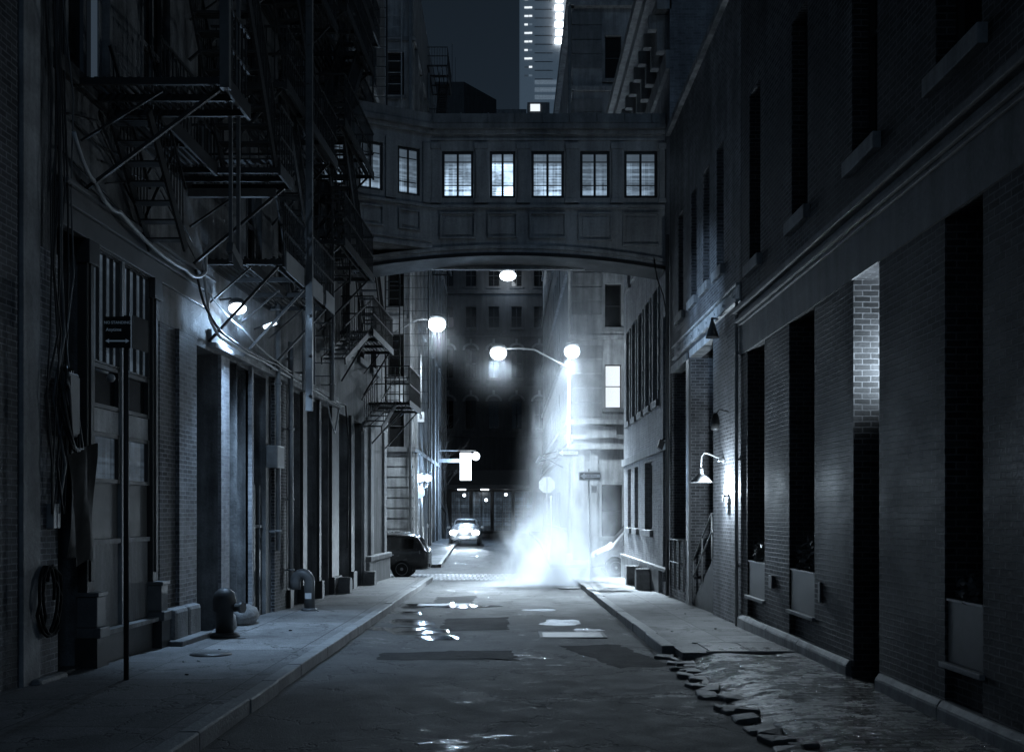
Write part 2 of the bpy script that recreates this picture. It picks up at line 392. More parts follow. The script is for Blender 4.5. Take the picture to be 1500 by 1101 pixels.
# broken granite-sett apron in front of the deep doorway
mb = MB(); rows = []
for j in range(150):
    y = -4+19.2*j/149; row = []
    for i in range(26):
        xe = KR-.02+.16*noise.noise(Vector((0,y*.8,5)))+.06*noise.noise(Vector((0,y*3.1,8))); x = xe+(4.5-xe)*i/25; k = min(1,i/9)
        z = g(y)+(-.03 if i == 0 else .012)+.12*k*k*(3-2*k)*min(1,max(.15,(y-5)/10))+.022*noise.noise(Vector((x*2,y*2,1)))
        row.append(mb.bm.verts.new((x,y,z)))
    rows.append(row)
for A, B in zip(rows, rows[1:]):
    for i in range(25): mb.bm.faces.new((A[i],A[i+1],B[i+1],B[i])).smooth = True
tag(mb.build('cobbled_apron', M['cobble']), kind='structure')
# kerbs: separate long stones
def kerb(x0, x1, y0, y1, mat, label):
    root = thing('kerb', label, 'kerb', ((x0+x1)/2, y0, g(y0))); root['kind'] = 'structure'
    y = y0
    while y < y1-.1:
        L = min(rnd.uniform(1.3,2.2), y1-y); mb = MB(); dx = rnd.uniform(-.012,.012); dz = rnd.uniform(-.01,.008)
        mb.hexa([(x0+dx,y,g(y)-.2),(x1+dx,y,g(y)-.2),(x1+dx,y+L-.012,g(y+L)-.2),(x0+dx,y+L-.012,g(y+L)-.2),
                 (x0+dx,y,g(y)+.165+dz),(x1+dx,y,g(y)+.165+dz),(x1+dx,y+L-.012,g(y+L)+.165+dz),(x0+dx,y+L-.012,g(y+L)+.165+dz)])
        mb.build('kerb_stone', mat, root, bevel=.02); y += L
kerb(KL-.2, KL, 0, 38, M['granite'], 'straight granite kerb along the wide sidewalk')
kerb(KR, KR+.2, 15.9, 38, M['granite'], 'granite kerb along the lamplit sidewalk near the steam')
kerb(-3.15, -3.0, 47, 100, M['granite'], 'far kerb on the fire escape side beyond the crossing')
kerb(2.0, 2.15, 47, 100, M['granite'], 'far kerb on the stop sign side beyond the crossing')
# heaved border stones where the kerb has broken up
def cobble_stone(c, s, seed):
    r = random.Random(seed); mb = MB(); mb.ball(c, 1, 2, s)
    for v in mb.bm.verts:
        v.co += Vector((r.uniform(-1,1),r.uniform(-1,1),r.uniform(-1,1)))*.02
    return mb
y = 15.9; i = 0
while y > 8.2:
    s = rnd.uniform(.1,.24)
    mb = MB(); cx = KR+.08+rnd.uniform(-.12,.2)+.1*noise.noise(Vector((0,y*.8,5))); hx, hz = rnd.uniform(.09,.15), rnd.uniform(.03,.06); an = rnd.uniform(-.3,.3); jt = lambda: rnd.uniform(-.025,.025)
    mb.hexa([(cx+(a*math.cos(an)-b*math.sin(an))*1+jt(), y+a*math.sin(an)+b*math.cos(an)+jt(), g(y)+c+jt()*.8) for c in (-.08,hz) for a,b in ((-hx,-s*.8),(hx,-s*.8),(hx,s*.8),(-hx,s*.8))])
    o = mb.build('border_stone', M['granite_dark'], bevel=.025)
    tag(o, 'rough heaved granite stone in the broken kerb line beside the cobbled apron', 'stone', 'rough stones of the broken kerb'); y -= s*rnd.uniform(1.1,1.7); i += 1
# road patches, covers, puddles
def rz(x, y): return g(y)+.018*noise.noise(Vector((x*.9,y*.6,3)))+.009*noise.noise(Vector((x*2.7,y*2.1,9)))
def patch(poly, name, mat, label, cat, dz=.006, kind=None):
    mb = MB(); cx = sum(p[0] for p in poly)/len(poly); cy_ = sum(p[1] for p in poly)/len(poly)
    P = []
    for (x0,y0),(x1,y1) in zip(poly, poly[1:]+poly[:1]):
        n = max(1,int(math.hypot(x1-x0,y1-y0)/.12)); jit = .1 if len(poly) < 10 else .02
        P += [(x0+(x1-x0)*k/n+jit*noise.noise(Vector((x0+k*.8,y0,k*.7))), y0+(y1-y0)*k/n+jit*noise.noise(Vector((x0,y0+k*.9,7)))) for k in range(n)]
    rings = []
    for q_ in (1,.85,.7,.55,.4,.25,.1): rings.append([mb.bm.verts.new((cx+(x-cx)*q_,cy_+(y-cy_)*q_,rz(cx+(x-cx)*q_,cy_+(y-cy_)*q_)+dz-(.0035 if q_==1 else 0))) for x,y in P])
    for A,B in zip(rings,rings[1:]):
        for k in range(len(P)): mb.bm.faces.new((A[k],A[(k+1)%len(P)],B[(k+1)%len(P)],B[k])).smooth = True
    mb.bm.faces.new(rings[-1])
    o = mb.build(name, mat); return tag(o, label, cat, kind=kind)
def gp(px, py):   # a point of the street seen at that pixel (near side of the crossing)
    D = 3000/(py-772); return ((px-742)/F0*D, D)
def blob(px, py, w, h, seed, n=40):
    out = []
    for k in range(n):
        t_ = 2*math.pi*k/n; q = 1+.42*noise.noise(Vector((math.cos(t_)*1.7,math.sin(t_)*1.7,seed*5.3)))+.18*noise.noise(Vector((math.cos(t_)*5,math.sin(t_)*5,seed*3.1)))
        out.append(gp(px+w*q*math.cos(t_), py+h*q*math.sin(t_)))
    return out
for poly, lab in (([(545,966),(560,955),(752,952),(757,966)], 'dark rectangular asphalt patch across the middle of the road'),
                  ([(820,946),(900,943),(990,975),(905,978)], 'irregular dark asphalt patch near the broken kerb'),
                  ([(640,874),(700,872),(692,882),(634,884)], 'small dark asphalt patch near the crossing'),
                  ([(655,905),(745,903),(745,922),(640,925)], 'square asphalt patch between the puddles')):
    patch([gp(*p) for p in poly], 'road_patch', M['patch'], lab, 'road patch', .006, 'structure')
puds = [(655,887,60,2.6,1,'long thin puddle across the road nearest the crossing'),(600,911,26,3.4,2,'puddle by the straight kerb behind the widest puddle'),
        (612,924,34,4.5,3,'broad puddle in the wheel track near the straight kerb'),(640,934,24,2.2,4,'small puddle streak at the near end of the wheel track'),
        (822,912,22,3.2,5,'bright puddle beside the steam reflecting the lamps'),(860,922,16,1.5,6,'narrow puddle at the edge of an iron cover'),
        (560,921,20,1.6,8,'sliver of water against the straight kerb'),(590,897,24,1.6,9,'thin puddle between two others along the straight kerb'),
        (790,893,20,1.2,11,'thin puddle in the road under the edge of the steam')]
for px,py,w,h,sd,lab in puds:
    patch(blob(px,py,w*1.35,h*1.35,sd), 'puddle', M['water'], lab, 'puddle', .008)
for (px,py,wx,wy,lab) in ((535,886,.0,.0,''),(838,930,.55,.42,'iron utility cover with raised rim in the road near the broken kerb'),(650,886,.6,.3,'flat rectangular iron cover in the long puddle')):
    if not lab: continue
    x, y = gp(px,py); tt = thing('utility_cover', lab, 'utility cover', (x,y,g(y)+.026))
    mb = MB(); mb.box(x-wx,x+wx,y-wy,y+wy,g(y)-.06,g(y)+.014); mb.build('plate', M['iron_grey'], tt)
    mb = MB()
    for a,b,c,d in ((x-wx-.06,x-wx,y-wy-.06,y+wy+.06),(x+wx,x+wx+.06,y-wy-.06,y+wy+.06),(x-wx,x+wx,y-wy-.06,y-wy),(x-wx,x+wx,y+wy,y+wy+.06)): mb.box(a,b,c,d,g(y)-.06,g(y)+.02)
    mb.build('rim', M['granite_dark'], tt)
x, y = 2.1, 33.5; tt = thing('manhole_cover', 'round iron manhole cover venting the steam', 'manhole cover', (x,y,g(y)))
mb = MB(); mb.lathe([(.36,0),(.36,.025),(.33,.035),(.05,.035)],(x,y,g(y)),n=28); mb.build('lid', M['hatch'], tt)
mb = MB(); mb.lathe([(.42,0),(.42,.03),(.365,.03),(.365,0)],(x,y,g(y)),n=28); mb.build('rim', M['iron_grey'], tt)
# tread plate hatch on the lamplit sidewalk
tt = thing('sidewalk_hatch', 'steel tread plate cellar hatch in the lamplit sidewalk', 'cellar hatch', (3.6,15.8,g(15.8)+.15))
for k in range(2):
    mb = MB(); mb.hexa([(p[0],p[1],g(p[1])+dz) for dz in (.1,.156) for p in ((3.05+k*.62,15.3),(3.65+k*.62,15.3),(3.65+k*.62,16.4),(3.05+k*.62,16.4))]); mb.build('leaf_plate', M['hatch'], tt)
mb = MB(); mb.bar((2.98,15.27,g(15.3)+.15),(4.3,15.27,g(15.3)+.15),.05,.02); mb.bar((2.98,16.43,g(16.4)+.15),(4.3,16.43,g(16.4)+.15),.05,.02); mb.build('rim', M['granite'], tt)
x, y = gp(311,957); y = 14.9; x = -4.3
mb = MB(); mb.lathe([(.3,0),(.3,.012),(.02,.014)],(x,y,g(y)+.15),n=24); tag(mb.build('coal_cover', M['iron']), 'round dark coal hole cover in the wide sidewalk', 'cover')
# ------------------------------------------------------------------ near right: brick warehouse
def shrub(c, w, d, h, n, seed, parent):
    r = random.Random(seed); mb = MB()
    for i in range(n):
        a = r.uniform(0,6.28); q = r.random()**.6; x = c[0]+math.cos(a)*q*d/2; y = c[1]+math.sin(a)*q*w/2
        z = c[2]+h*r.random()**1.1*(1-.45*q)
        u = Vector((r.uniform(-1,1),r.uniform(-1,1),r.uniform(-.2,1))).normalized(); v = u.orthogonal().normalized(); s = r.uniform(.02,.045)
        p = Vector((x,y,z)); mb.face([p-u*s*1.6,p+v*s*.7,p+u*s*1.6,p-v*s*.7])
    for i in range(14):
        a = r.uniform(0,6.28); e = Vector((c[0]+math.cos(a)*d*.35,c[1]+math.sin(a)*w*.42,c[2]+h*r.uniform(.6,1)))
        mb.tube([(c[0]+math.cos(a)*d*.1,c[1]+math.sin(a)*w*.2,c[2]-.05),e],[.008,.003],4)
    return mb.build('foliage', M['leaf'], parent, recalc=False)
F = RIGHT; TOP = 4.96
bays = [(17.46,18.7),(14.63,15.94),(12.09,12.99),(9.456,10.28),(6.6,7.5)]
ups = [(17.75,18.55),(14.97,15.8),(12.15,13.04),(9.48,10.5),(6.7,7.7)]
R1 = thing('brick_warehouse', 'dark brick warehouse with a stone frieze, tall bays and zinc planters', 'building', (4.4,11,-.3))
mb = MB()
holes = [(a,b,-.6 if i==2 else -.1,TOP,1.3 if i==2 else .5) for i,(a,b) in enumerate(bays)]+[(a,b,6.5,9.55,.32) for a,b in ups]
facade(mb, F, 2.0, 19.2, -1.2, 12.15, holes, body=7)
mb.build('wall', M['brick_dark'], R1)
mb = MB(); mb.fbox(F,2,19.21,-.2,.03,TOP+.003,5.5); mb.build('frieze', M['stone'], R1)
mb = MB(); mb.fbox(F,2,19.23,-.1,.07,5.503,5.56); mb.fbox(F,2,19.23,-.1,.12,5.563,5.63); mb.fbox(F,2,19.23,-.1,.05,5.633,5.74); mb.fbox(F,2,19.25,-.1,.16,5.743,5.83); mb.build('cornice', M['stone'], R1, bevel=.012)
mb = MB(); mb.fbox(F,2,19.24,-.3,.1,12.153,12.35); mb.build('coping', M['stone'], R1)
for a, b in ((13.06,15.3),(15.31,17.1),(17.11,19.2),(10.3,12.03),(8.4,10.29),(5,8.39)):
    mb = MB(); mb.fbox(F,a,b,-.06,.08,-1,.06); mb.hexa([F(a,-.06,.062),F(b,-.06,.062),F(b,.08,.062),F(a,.08,.062),F(a,-.06,.13),F(b,-.06,.13),F(b,.03,.13),F(a,.03,.13)])
    mb.build('plinth', M['stone_pale'], R1, bevel=.012)
for i,(a,b) in enumerate(bays):
    if i == 2: continue
    window(F, R1, a, b, 1.0, TOP, .46, M['wood_dark'], M['glass'], 2, 3)
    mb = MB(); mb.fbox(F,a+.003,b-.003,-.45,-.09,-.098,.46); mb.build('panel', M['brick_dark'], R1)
    mb = MB(); mb.fbox(F,a-.04,b+.04,-.3,.05,.463,.52); mb.build('sill', M['granite'], R1, bevel=.008)
for a, b in ups: window(F, R1, a, b, 6.5, 9.55, .3, M['wood_dark'], M['glass'], 1, 2, .1, M['stone_pale'])
# deep doorway: door at the back, a lamp on its near jamb lights the opposite reveal
a, b = bays[2]
mb = MB(); mb.fbox(F,a+.003,b-.003,-1.29,-1.2,-.6,3.3); d_ = mb.build('door', M['wood_dark'], R1)
mb = MB(); mb.ball(F(a+.15,-1.17,1.0),.035,2); mb.build('handle', M['chrome'], d_)
mb = MB(); mb.fbox(F,a+.003,b-.003,-1.29,-1.22,3.303,TOP-.003); mb.build('transom', M['stone_pale'], R1)
mb = MB(); mb.fbox(F,a+.003,a+.06,-.9,-.6,3.55,3.64); mb.build('jamb_lamp', M['iron_grey'], R1)
mb = MB(); mb.tube([F(19.32,.06,-.15),F(19.32,.06,6.0)],.035,10); [mb.fbox(F,19.27,19.37,-.02,.1,z,z+.04) for z in (1,3,5)]; 
tag(mb.build('downpipe', M['pipe_grey']), 'thin pale downpipe at the joint between the two brick buildings', 'pipe')
# planters with shrubs in the bays
plabs = ['zinc planter with shrubs in the warehouse bay nearest the lit sconce','zinc planter with the tallest shrubs, second bay from the sconce','zinc planter with low shrubs beyond the deep doorway, nearest the camera','']
for k, i in enumerate((0,1,3)):
    a, b = bays[i]; t_ = thing('planter_box', plabs[k], 'planter', F((a+b)/2,-.15,.522), 'zinc planters in the warehouse bays')
    mb = MB(); mb.fbox(F,a+.03,b-.03,-.4,-.02,.523,1.13); mb.build('box', M['planter'], t_, bevel=.006)
    mb = MB(); mb.fbox(F,a+.02,b-.02,-.41,-.005,1.132,1.155); mb.build('rim', M['galv'], t_)
    shrub(F((a+b)/2,-.2,1.13), (b-a)*.95, .36, (.5,.62,.36)[k], (800,1000,700)[k], k+3, t_)
for px, py, lab in ((1133,853,'small metal intercom box on the brick pier between two planters'),(1203,867,'narrow metal hose bib plate on the brick beside the tallest planter')):
    y = dr(px); z = Zr(py,y); mb = MB(); mb.fbox(F,y-.09,y+.09,0.001,.06,z-.09,z+.12) if px<1200 else mb.fbox(F,y-.04,y+.04,.001,.035,z-.14,z+.14)
    tag(mb.build('wall_box', M['iron_grey'], bevel=.006), lab, 'wall box')

# ------------------------------------------------------------------ loading-dock building
R2 = thing('loading_dock_building', 'brick building with a long pale steel beam over recessed dark loading doors', 'building', (4.4,23.4,-.4))
o1, o2 = (21.8,24.45), (24.85,27.2)
wins = [(20.75,21.45),(22.2,22.9),(23.7,24.4),(25.5,26.2)]
mb = MB(); facade(mb, F, 19.24, 27.58, -1.2, 12.15, [(*o1,-.7,5.9,1.3),(*o2,1.35,5.9,.7)]+[(a,b,7.05,9.6,.3) for a,b in wins], body=7)
mb.build('wall', M['brick_mid'], R2)
for a, b in wins: window(F, R2, a, b, 7.05, 9.6, .28, M['wood_dark'], M['glass'], 1, 2, .1, M['stone_pale'])
mb = MB(); mb.fbox(F,19.26,26.75,-.1,.025,6.04,6.3); mb.fbox(F,19.26,26.75,-.1,.09,6.303,6.35); mb.fbox(F,19.26,26.75,-.1,.09,5.99,6.037)
for y in [19.7+.9*k for k in range(8)]: mb.lathe([(.035,0),(.03,.03),(.01,.035)],F(y,.025,6.17),(-1,0,0),8)
mb.build('steel_beam', M['beam_white'], R2)
mb = MB(); mb.fbox(F,19.26,27.57,-.3,.12,12.153,12.32); mb.build('coping', M['wood_pale'], R2)
for a, b in (o1,o2):
    mb = MB(); mb.fbox(F,a+.003,b-.003,-.25,.04,5.72,5.897); mb.build('lintel', M['beam_white'], R2)
mb = MB(); mb.fbox(F,o1[0]+.003,o1[1]-.003,-1.29,-1.2,.9,5.7); d_ = mb.build('door', M['wood_dark'], R2)
for k in range(4):
    u = o1[0]+.1+k*.64; mb = MB(); mb.fbox(F,u,u+.52,-1.2,-1.17,1.1,3.9); mb.build('door_panel', M['wood_dark'], d_)
mb = MB(); mb.fbox(F,o2[0]+.003,o2[1]-.003,-.69,-.6,1.353,5.7); d_ = mb.build('door', M['wood_dark'], R2)
for k in range(3):
    u = o2[0]+.12+k*.74; mb = MB(); mb.fbox(F,u,u+.62,-.6,-.57,1.5,4.2); mb.build('door_panel', M['iron_grey'], d_)
mb = MB(); mb.fbox(F,o2[0]-.1,o2[1]+.1,-.3,.06,1.25,1.347); mb.build('sill', M['granite'], R2)
mb = MB(); mb.fbox(F,24.47,24.83,-.1,.05,-.6,5.7); mb.build('post', M['iron_grey'], R2)
# steps in the recess with handrails
st = thing('entrance_steps', 'dark iron steps with pipe handrails inside the loading dock recess', 'steps', F(23.2,-.5,-.2))
for k in range(7):
    u1 = o1[1]-.15-k*.3; z = -.12+k*.17; mb = MB(); mb.fbox(F,u1-.33,u1,-1.15,-.1,z,z+.05); mb.fbox(F,u1-.33,u1-.3,-1.15,-.1,z+.05,z+.168); mb.build('tread', M['iron_grey'], st)
mb = MB(); mb.hexa([F(o1[0]+.2,-.1,-.6),F(o1[1]-.12,-.1,-.6),F(o1[1]-.12,-.06,-.6),F(o1[0]+.2,-.06,-.6),F(o1[0]+.2,-.1,1.08),F(o1[1]-.12,-.1,-.02),F(o1[1]-.12,-.06,-.02),F(o1[0]+.2,-.06,1.08)]); mb.build('stringer', M['iron'], st)
for dd in (-.04,-1.1):
    mb = MB()
    for dz in (.55,.95): mb.tube([F(o1[1]-.1,dd,-.05+dz),F(o1[0]+.35,dd,1.05+dz),F(o1[0]+.05,dd,1.05+dz)],.022,8)
    for q in (0,.5,1): u = o1[1]-.1+(o1[0]+.35-o1[1]+.1)*q; mb.tube([F(u,dd,-.1+1.1*q),F(u,dd,.93+1.07*q)],.02,8)
    mb.build('handrail', M['galv'], st)
# railing at the second dock
mb = MB()
for u in (24.95,25.6,26.3,27.0): mb.tube([F(u,.08,.1),F(u,.08,1.35)],.02,8)
for z in (.75,1.33): mb.tube([F(24.95,.08,z),F(27.0,.08,z)],.02,8)
tag(mb.build('guard_rail', M['iron_grey']), 'short grey pipe guard rail under the second loading door', 'railing')
# lamps on this wall
gl = thing('gooseneck_lamp', 'unlit gooseneck barn lamp with a wide pale shade on the brick pier', 'wall lamp', F(20.75,0,3.08))
mb = MB(); mb.lathe([(.07,0),(.07,.02),(.03,.04)],F(20.75,.001,3.08),(-1,0,0),14); mb.build('wall_plate', M['iron_grey'], gl)
mb = MB(); mb.tube([F(20.75,.03,3.08),F(20.75,.12,3.06),F(20.75,.1,3.12),F(20.75,.32,3.22),F(20.75,.4,3.23),F(20.75,.45,3.15),F(20.75,.46,2.92)],.017,10); mb.build('arm', M['galv'], gl)
mb = MB(); mb.lathe([(.035,.29),(.045,.27),(.05,.18),(.09,.15),(.17,.09),(.225,.01),(.23,0),(.215,.005),(.15,.08),(.05,.14)],F(20.75,.46,2.63),n=24); mb.build('shade', M['pipe_grey'], gl)
sc = thing('wall_sconce', 'small lit sconce washing the brick pier with light', 'wall lamp', F(20.24,0,2.36))
mb = MB(); mb.fbox(F,20.16,20.32,.001,.13,2.34,2.37); mb.fbox(F,20.17,20.31,.11,.13,2.24,2.34); mb.build('housing', M['iron'], sc)
mb = MB(); mb.ball(F(20.24,.06,2.43),.045,2); mb.build('bulb', M['bulb'], sc)
wl = thing('wall_lamp', 'small unlit dark wall lamp hanging high on the brick pier', 'wall lamp', F(20.35,0,3.9))
mb = MB(); mb.tube([F(20.3,.0,4.02),F(20.3,.18,4.06),F(20.35,.24,3.98)],.014,8); mb.build('arm', M['iron'], wl)
mb = MB(); mb.lathe([(.03,.34),(.06,.3),(.09,.15),(.085,.02),(.06,0)],F(20.36,.25,3.66),n=16); mb.build('shade', M['iron'], wl)
cl = thing('cone_lamp', 'unlit cone lamp hanging below the pale steel beam', 'hanging lamp', F(21,.15,5.62))
mb = MB(); mb.lathe([(.02,.42),(.03,.36),(.13,.03),(.135,0),(.1,.0)],F(21,.18,5.6),n=18); mb.build('shade', M['iron'], cl)
mb = MB(); mb.tube([F(21,.08,6.0),F(21,.18,6.0)],.02,8); mb.build('arm', M['iron'], cl)
fl = thing('flood_light', 'unlit flood light on a bracket by the corner building downpipe', 'flood light', F(27.9,0,3.9))
mb = MB(); mb.hexa([F(27.75,.18,3.72),F(28.05,.18,3.72),F(28.05,.3,3.8),F(27.75,.3,3.8),F(27.75,.1,3.95),F(28.05,.1,3.95),F(28.05,.24,4.02),F(27.75,.24,4.02)]); mb.build('housing', M['iron'], fl)
mb = MB(); mb.tube([F(27.9,0,4.08),F(27.9,.17,4.0)],.02,8); mb.build('bracket', M['iron'], fl)

# ------------------------------------------------------------------ corner building on the right, tall, under the bridge
R3 = thing('corner_brick_building', 'tall pale brick corner building behind the steam with quoined windows and a bracketed cornice', 'building', (4.4,33,-.45))
w1 = [(29.6,30.5),(31.3,32.2),(33.0,33.9),(34.7,35.6),(36.4,37.3)]; w0 = [(30.9,32.6),(34.2,35.2),(36.2,37.2)]
mb = MB(); facade(mb, F, 27.6, 38.4, -1.3, 17.4, [(a,b,5.3,8.6,.3) for a,b in w1]+[(a,b,1.5,3.6,.3) for a,b in w0]+[(28.2,28.8,.1,7.5,.35)]+[(a,b,10.2,13,.3) for a,b in w1], body=9)
mb.build('wall', M['brick_pale'], R3)
for a, b in w1:
    window(F, R3, a, b, 5.3, 8.6, .28, M['wood_dark'], M['glass'], 1, 2, .1, M['stone_pale']); window(F, R3, a, b, 10.2, 13, .28, M['wood_dark'], M['glass'], 1, 2, .1, M['stone_pale'])
    for sd in (0,1):
        mb = MB()
        for k in range(13):
            z = 5.32+k*.25; w = .2 if k%2 else .12
            mb.fbox(F,*((a-w,a-.004) if sd == 0 else (b+.004,b+w)),-.1,.045,z,z+.235)
        mb.build('quoin_surround', M['stone_pale'], R3)
for a, b in w0: window(F, R3, a, b, 1.5, 3.6, .28, M['wood_pale'], M['glass'], 2, 2, .1, M['stone_pale'])
mb = MB(); mb.fbox(F,28.203,28.797,-.34,-.28,.1,7.4); mb.build('door', M['wood_dark'], R3)
for z0, z1, d in ((3.75,4.0,.08),(.42,.5,.14),(14.0,14.5,.1)):
    mb = MB(); mb.fbox(F,27.62,38.45,-.05,d,z0,z1); mb.build('string_course', M['stone_pale'], R3)
mb = MB(); mb.fbox(F,29.0,38.5,-.05,.1,-1,.417); mb.build('plinth', M['stone_pale'], R3)
mb = MB(); mb.fbox(F,27.6,38.9,-.05,.35,15.6,15.9); mb.fbox(F,27.6,38.95,-.05,.78,16.3,16.62); mb.fbox(F,27.6,38.9,-.05,.6,15.93,16.27); mb.build('cornice', M['stone_pale'], R3)
for k in range(10):
    y = 27.9+k*1.08; mb = MB(); mb.fbox(F,y,y+.28,-.02,.3,14.6,15.58); mb.fbox(F,y+.02,y+.26,.3,.52,15.2,15.58); mb.build('cornice_bracket', M['stone_pale'], R3)
q = lambda u,d,z: Vector((4.42+u,27.6-d,z))
def guard_stone(y, h, lab):
    mb = MB(); n = 12; poly = [F(y-.2,.1,g(y))]+[F(y-.2*math.cos(math.pi*k/n),.1,g(y)+.15+h-.2+.2*math.sin(math.pi*k/n)) for k in range(n+1)]+[F(y+.2,.1,g(y))]
    mb.prism(poly, (-.42,0,0)); return tag(mb.build('guard_stone', M['granite'], bevel=.02), lab, 'guard stone', 'round topped guard stones at the wall')
guard_stone(33.2,.62,'round topped guard stone nearest the steam at the pale corner building')
guard_stone(30.8,.62,'round topped guard stone at the pale corner building nearer the loading dock')
mb = MB(); mb.tube([F(27.59,.07,-.2),F(27.59,.07,9.5)],.05,10); tag(mb.build('downpipe', M['iron_grey']), 'dark downpipe between loading dock building and pale corner building', 'pipe')
mb = MB(); mb.tube([F(28.1,.35,9.0),F(27.9,.3,8.4),F(27.75,.15,7.9),F(27.7,.05,7.2),F(27.7,.03,3)],.018,6); tag(mb.build('cable', M['cable']), 'black cable hanging from the bridge end down the brick corner', 'cable')

# ------------------------------------------------------------------ the covered bridge
BR = thing('skybridge', 'enclosed arched footbridge with lit paired windows spanning the alley', 'bridge', (0,28.9,9))
Y0, Y1 = 28.3, 29.5
BF = FRONT(Y0)
zar = lambda x: 9.1-.4*((x-.05)/4.4)**2
bw_ = [(-1.79,-.91),(-.47,.25),(.68,1.59),(2.03,2.85),(3.25,4.17)]
bpane = ['pane_mid','pane_bright','pane_mid','pane_dim','pane_dim']
zb, zt = 10.72, 12.02
mb = MB(); facade(mb, BF, -2.08, 4.38, 10.5, 12.45, [(a,b,zb,zt,.16) for a,b in bw_], body=0)
mb.fbox(BF,-4.9,4.38,-1.2,-1.05,9.0,12.45)
mb.build('window_wall', M['copper'], BR)
N = 34; mb = MB(); xs = [-4.88+(9.26)*i/N for i in range(N+1)]
for a, b in zip(xs, xs[1:]):
    if a > -2.2: mb.face([BF(a,0,zar(a)+.28),BF(b,0,zar(b)+.28),BF(b,0,10.5),BF(a,0,10.5)])
mb.build('spandrel_wall', M['copper'], BR)
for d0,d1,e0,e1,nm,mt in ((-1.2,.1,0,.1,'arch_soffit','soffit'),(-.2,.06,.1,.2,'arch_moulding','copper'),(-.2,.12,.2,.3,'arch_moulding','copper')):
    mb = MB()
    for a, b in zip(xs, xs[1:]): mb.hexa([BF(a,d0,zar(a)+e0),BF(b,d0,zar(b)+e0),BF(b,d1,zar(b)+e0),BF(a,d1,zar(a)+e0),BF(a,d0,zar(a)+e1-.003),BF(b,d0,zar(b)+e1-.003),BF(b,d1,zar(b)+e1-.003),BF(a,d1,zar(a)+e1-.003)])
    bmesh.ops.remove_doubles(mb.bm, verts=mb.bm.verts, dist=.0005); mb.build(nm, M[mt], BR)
for (a,b), pm in zip(bw_, bpane): window(BF, BR, a, b, zb, zt, .13, M['wood_dark'], M[pm], 2, 1, fw=.075)
def muntins(Fx, a, b, z0, z1, dp):
    mb = MB(); m = (a+b)/2
    for u0,u1 in ((a+.07,m-.03),(m+.03,b-.07)):
        for q_ in (.22,.72): z = z0+(z1-z0)*(1-q_); mb.fbox(Fx,u0,u1,-dp+.031,-dp+.05,z-.012,z+.012)
    mb.build('muntin', M['wood_dark'], BR)
for a, b in bw_: muntins(BF, a, b, zb, zt, .13)
# pilasters, sill course, panels
gaps = [(-2.06,-1.83),(-.85,-.53),(.31,.62),(1.65,1.97),(2.91,3.19),(4.22,4.37)]
for a, b in gaps:
    mb = MB(); mb.fbox(BF,a,b,0.001,.07,10.56,12.2); mb.fbox(BF,a-.03,b+.03,.001,.1,12.05,12.2); mb.fbox(BF,a-.03,b+.03,.001,.1,10.56,10.68); mb.build('pilaster', M['copper'], BR)
def pan(Fx, a, b, z0, z1):
    mb = MB()
    for u0,u1,v0,v1 in ((a,b,z0,z0+.04),(a,b,z1-.04,z1),(a,a+.04,z0+.04,z1-.04),(b-.04,b,z0+.04,z1-.04)): mb.fbox(Fx,u0,u1,.001,.085,v0,v1)
    mb.fbox(Fx,a+.12,b-.12,.001,.03,z0+.12,z1-.12); mb.build('panel_moulding', M['copper'], BR)
for (a,b) in bw_: m = (a+b)/2; pan(BF, a-.05, b+.05, max(zar(a),zar(b))+.5, 10.3)
for (e,z0,z1,d) in ((0,10.42,10.5,.1),(0,12.45,12.55,.12),(0,12.3,12.36,.04)):
    mb = MB(); mb.fbox(BF,-2.08,4.37,-.05,d,z0,z1); mb.build('string_course', M['copper'], BR)
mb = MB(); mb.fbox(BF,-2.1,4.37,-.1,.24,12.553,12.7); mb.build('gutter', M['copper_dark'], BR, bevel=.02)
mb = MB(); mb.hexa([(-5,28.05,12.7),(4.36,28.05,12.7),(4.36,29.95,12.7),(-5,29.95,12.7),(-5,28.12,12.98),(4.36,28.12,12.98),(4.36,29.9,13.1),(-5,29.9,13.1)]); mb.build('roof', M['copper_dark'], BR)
for k in range(9):
    x = -2+k*.75; mb = MB(); mb.bar((x,28.02,12.7),(x,28.1,12.99),.03,.03); mb.build('roof_seam', M['copper_dark'], BR)
# angled bay
A0 = Vector((-5.0,26.85)); A1 = Vector((-2.08,28.3)); dv = (A1-A0); LB = dv.length; dv = dv/LB
AF = face_fn((A0.x,A0.y),(dv.x,dv.y),(dv.y,-dv.x))
aw = [(.12,.82),(1.18,1.85),(2.28,2.92)]
mb = MB(); facade(mb, AF, 0, LB, 9.3, 12.45, [(a,b,zb,zt,.16) for a,b in aw], body=0)
mb.face([AF(0,0,9.3),AF(LB,0,9.3),Vector((-2.08,29.4,9.3)),Vector((-5.0,29.4,9.3))]); mb.build('window_wall', M['copper'], BR)
for i,(a,b) in enumerate(aw):
    window(AF, BR, a, b, zb, zt, .13, M['wood_dark'], M['pane_dim'], 2, 1, fw=.06); muntins(AF,a,b,zb,zt,.13); pan(AF,a,b,9.75,10.3)
for a, b in ((.88,1.12),(1.92,2.2),(3.0,LB-.02)):
    mb = MB(); mb.fbox(AF,a,b,.001,.06,10.56,12.2); mb.build('pilaster', M['copper'], BR)
for z0,z1,d in ((10.42,10.5,.1),(12.45,12.55,.12),(9.3,9.42,.08),(9.5,9.56,.05)):
    mb = MB(); mb.fbox(AF,0,LB,-.05,d,z0,z1); mb.build('string_course', M['copper'], BR)
mb = MB(); mb.fbox(AF,0,LB,-.1,.24,12.553,12.7); mb.build('gutter', M['copper_dark'], BR, bevel=.02)
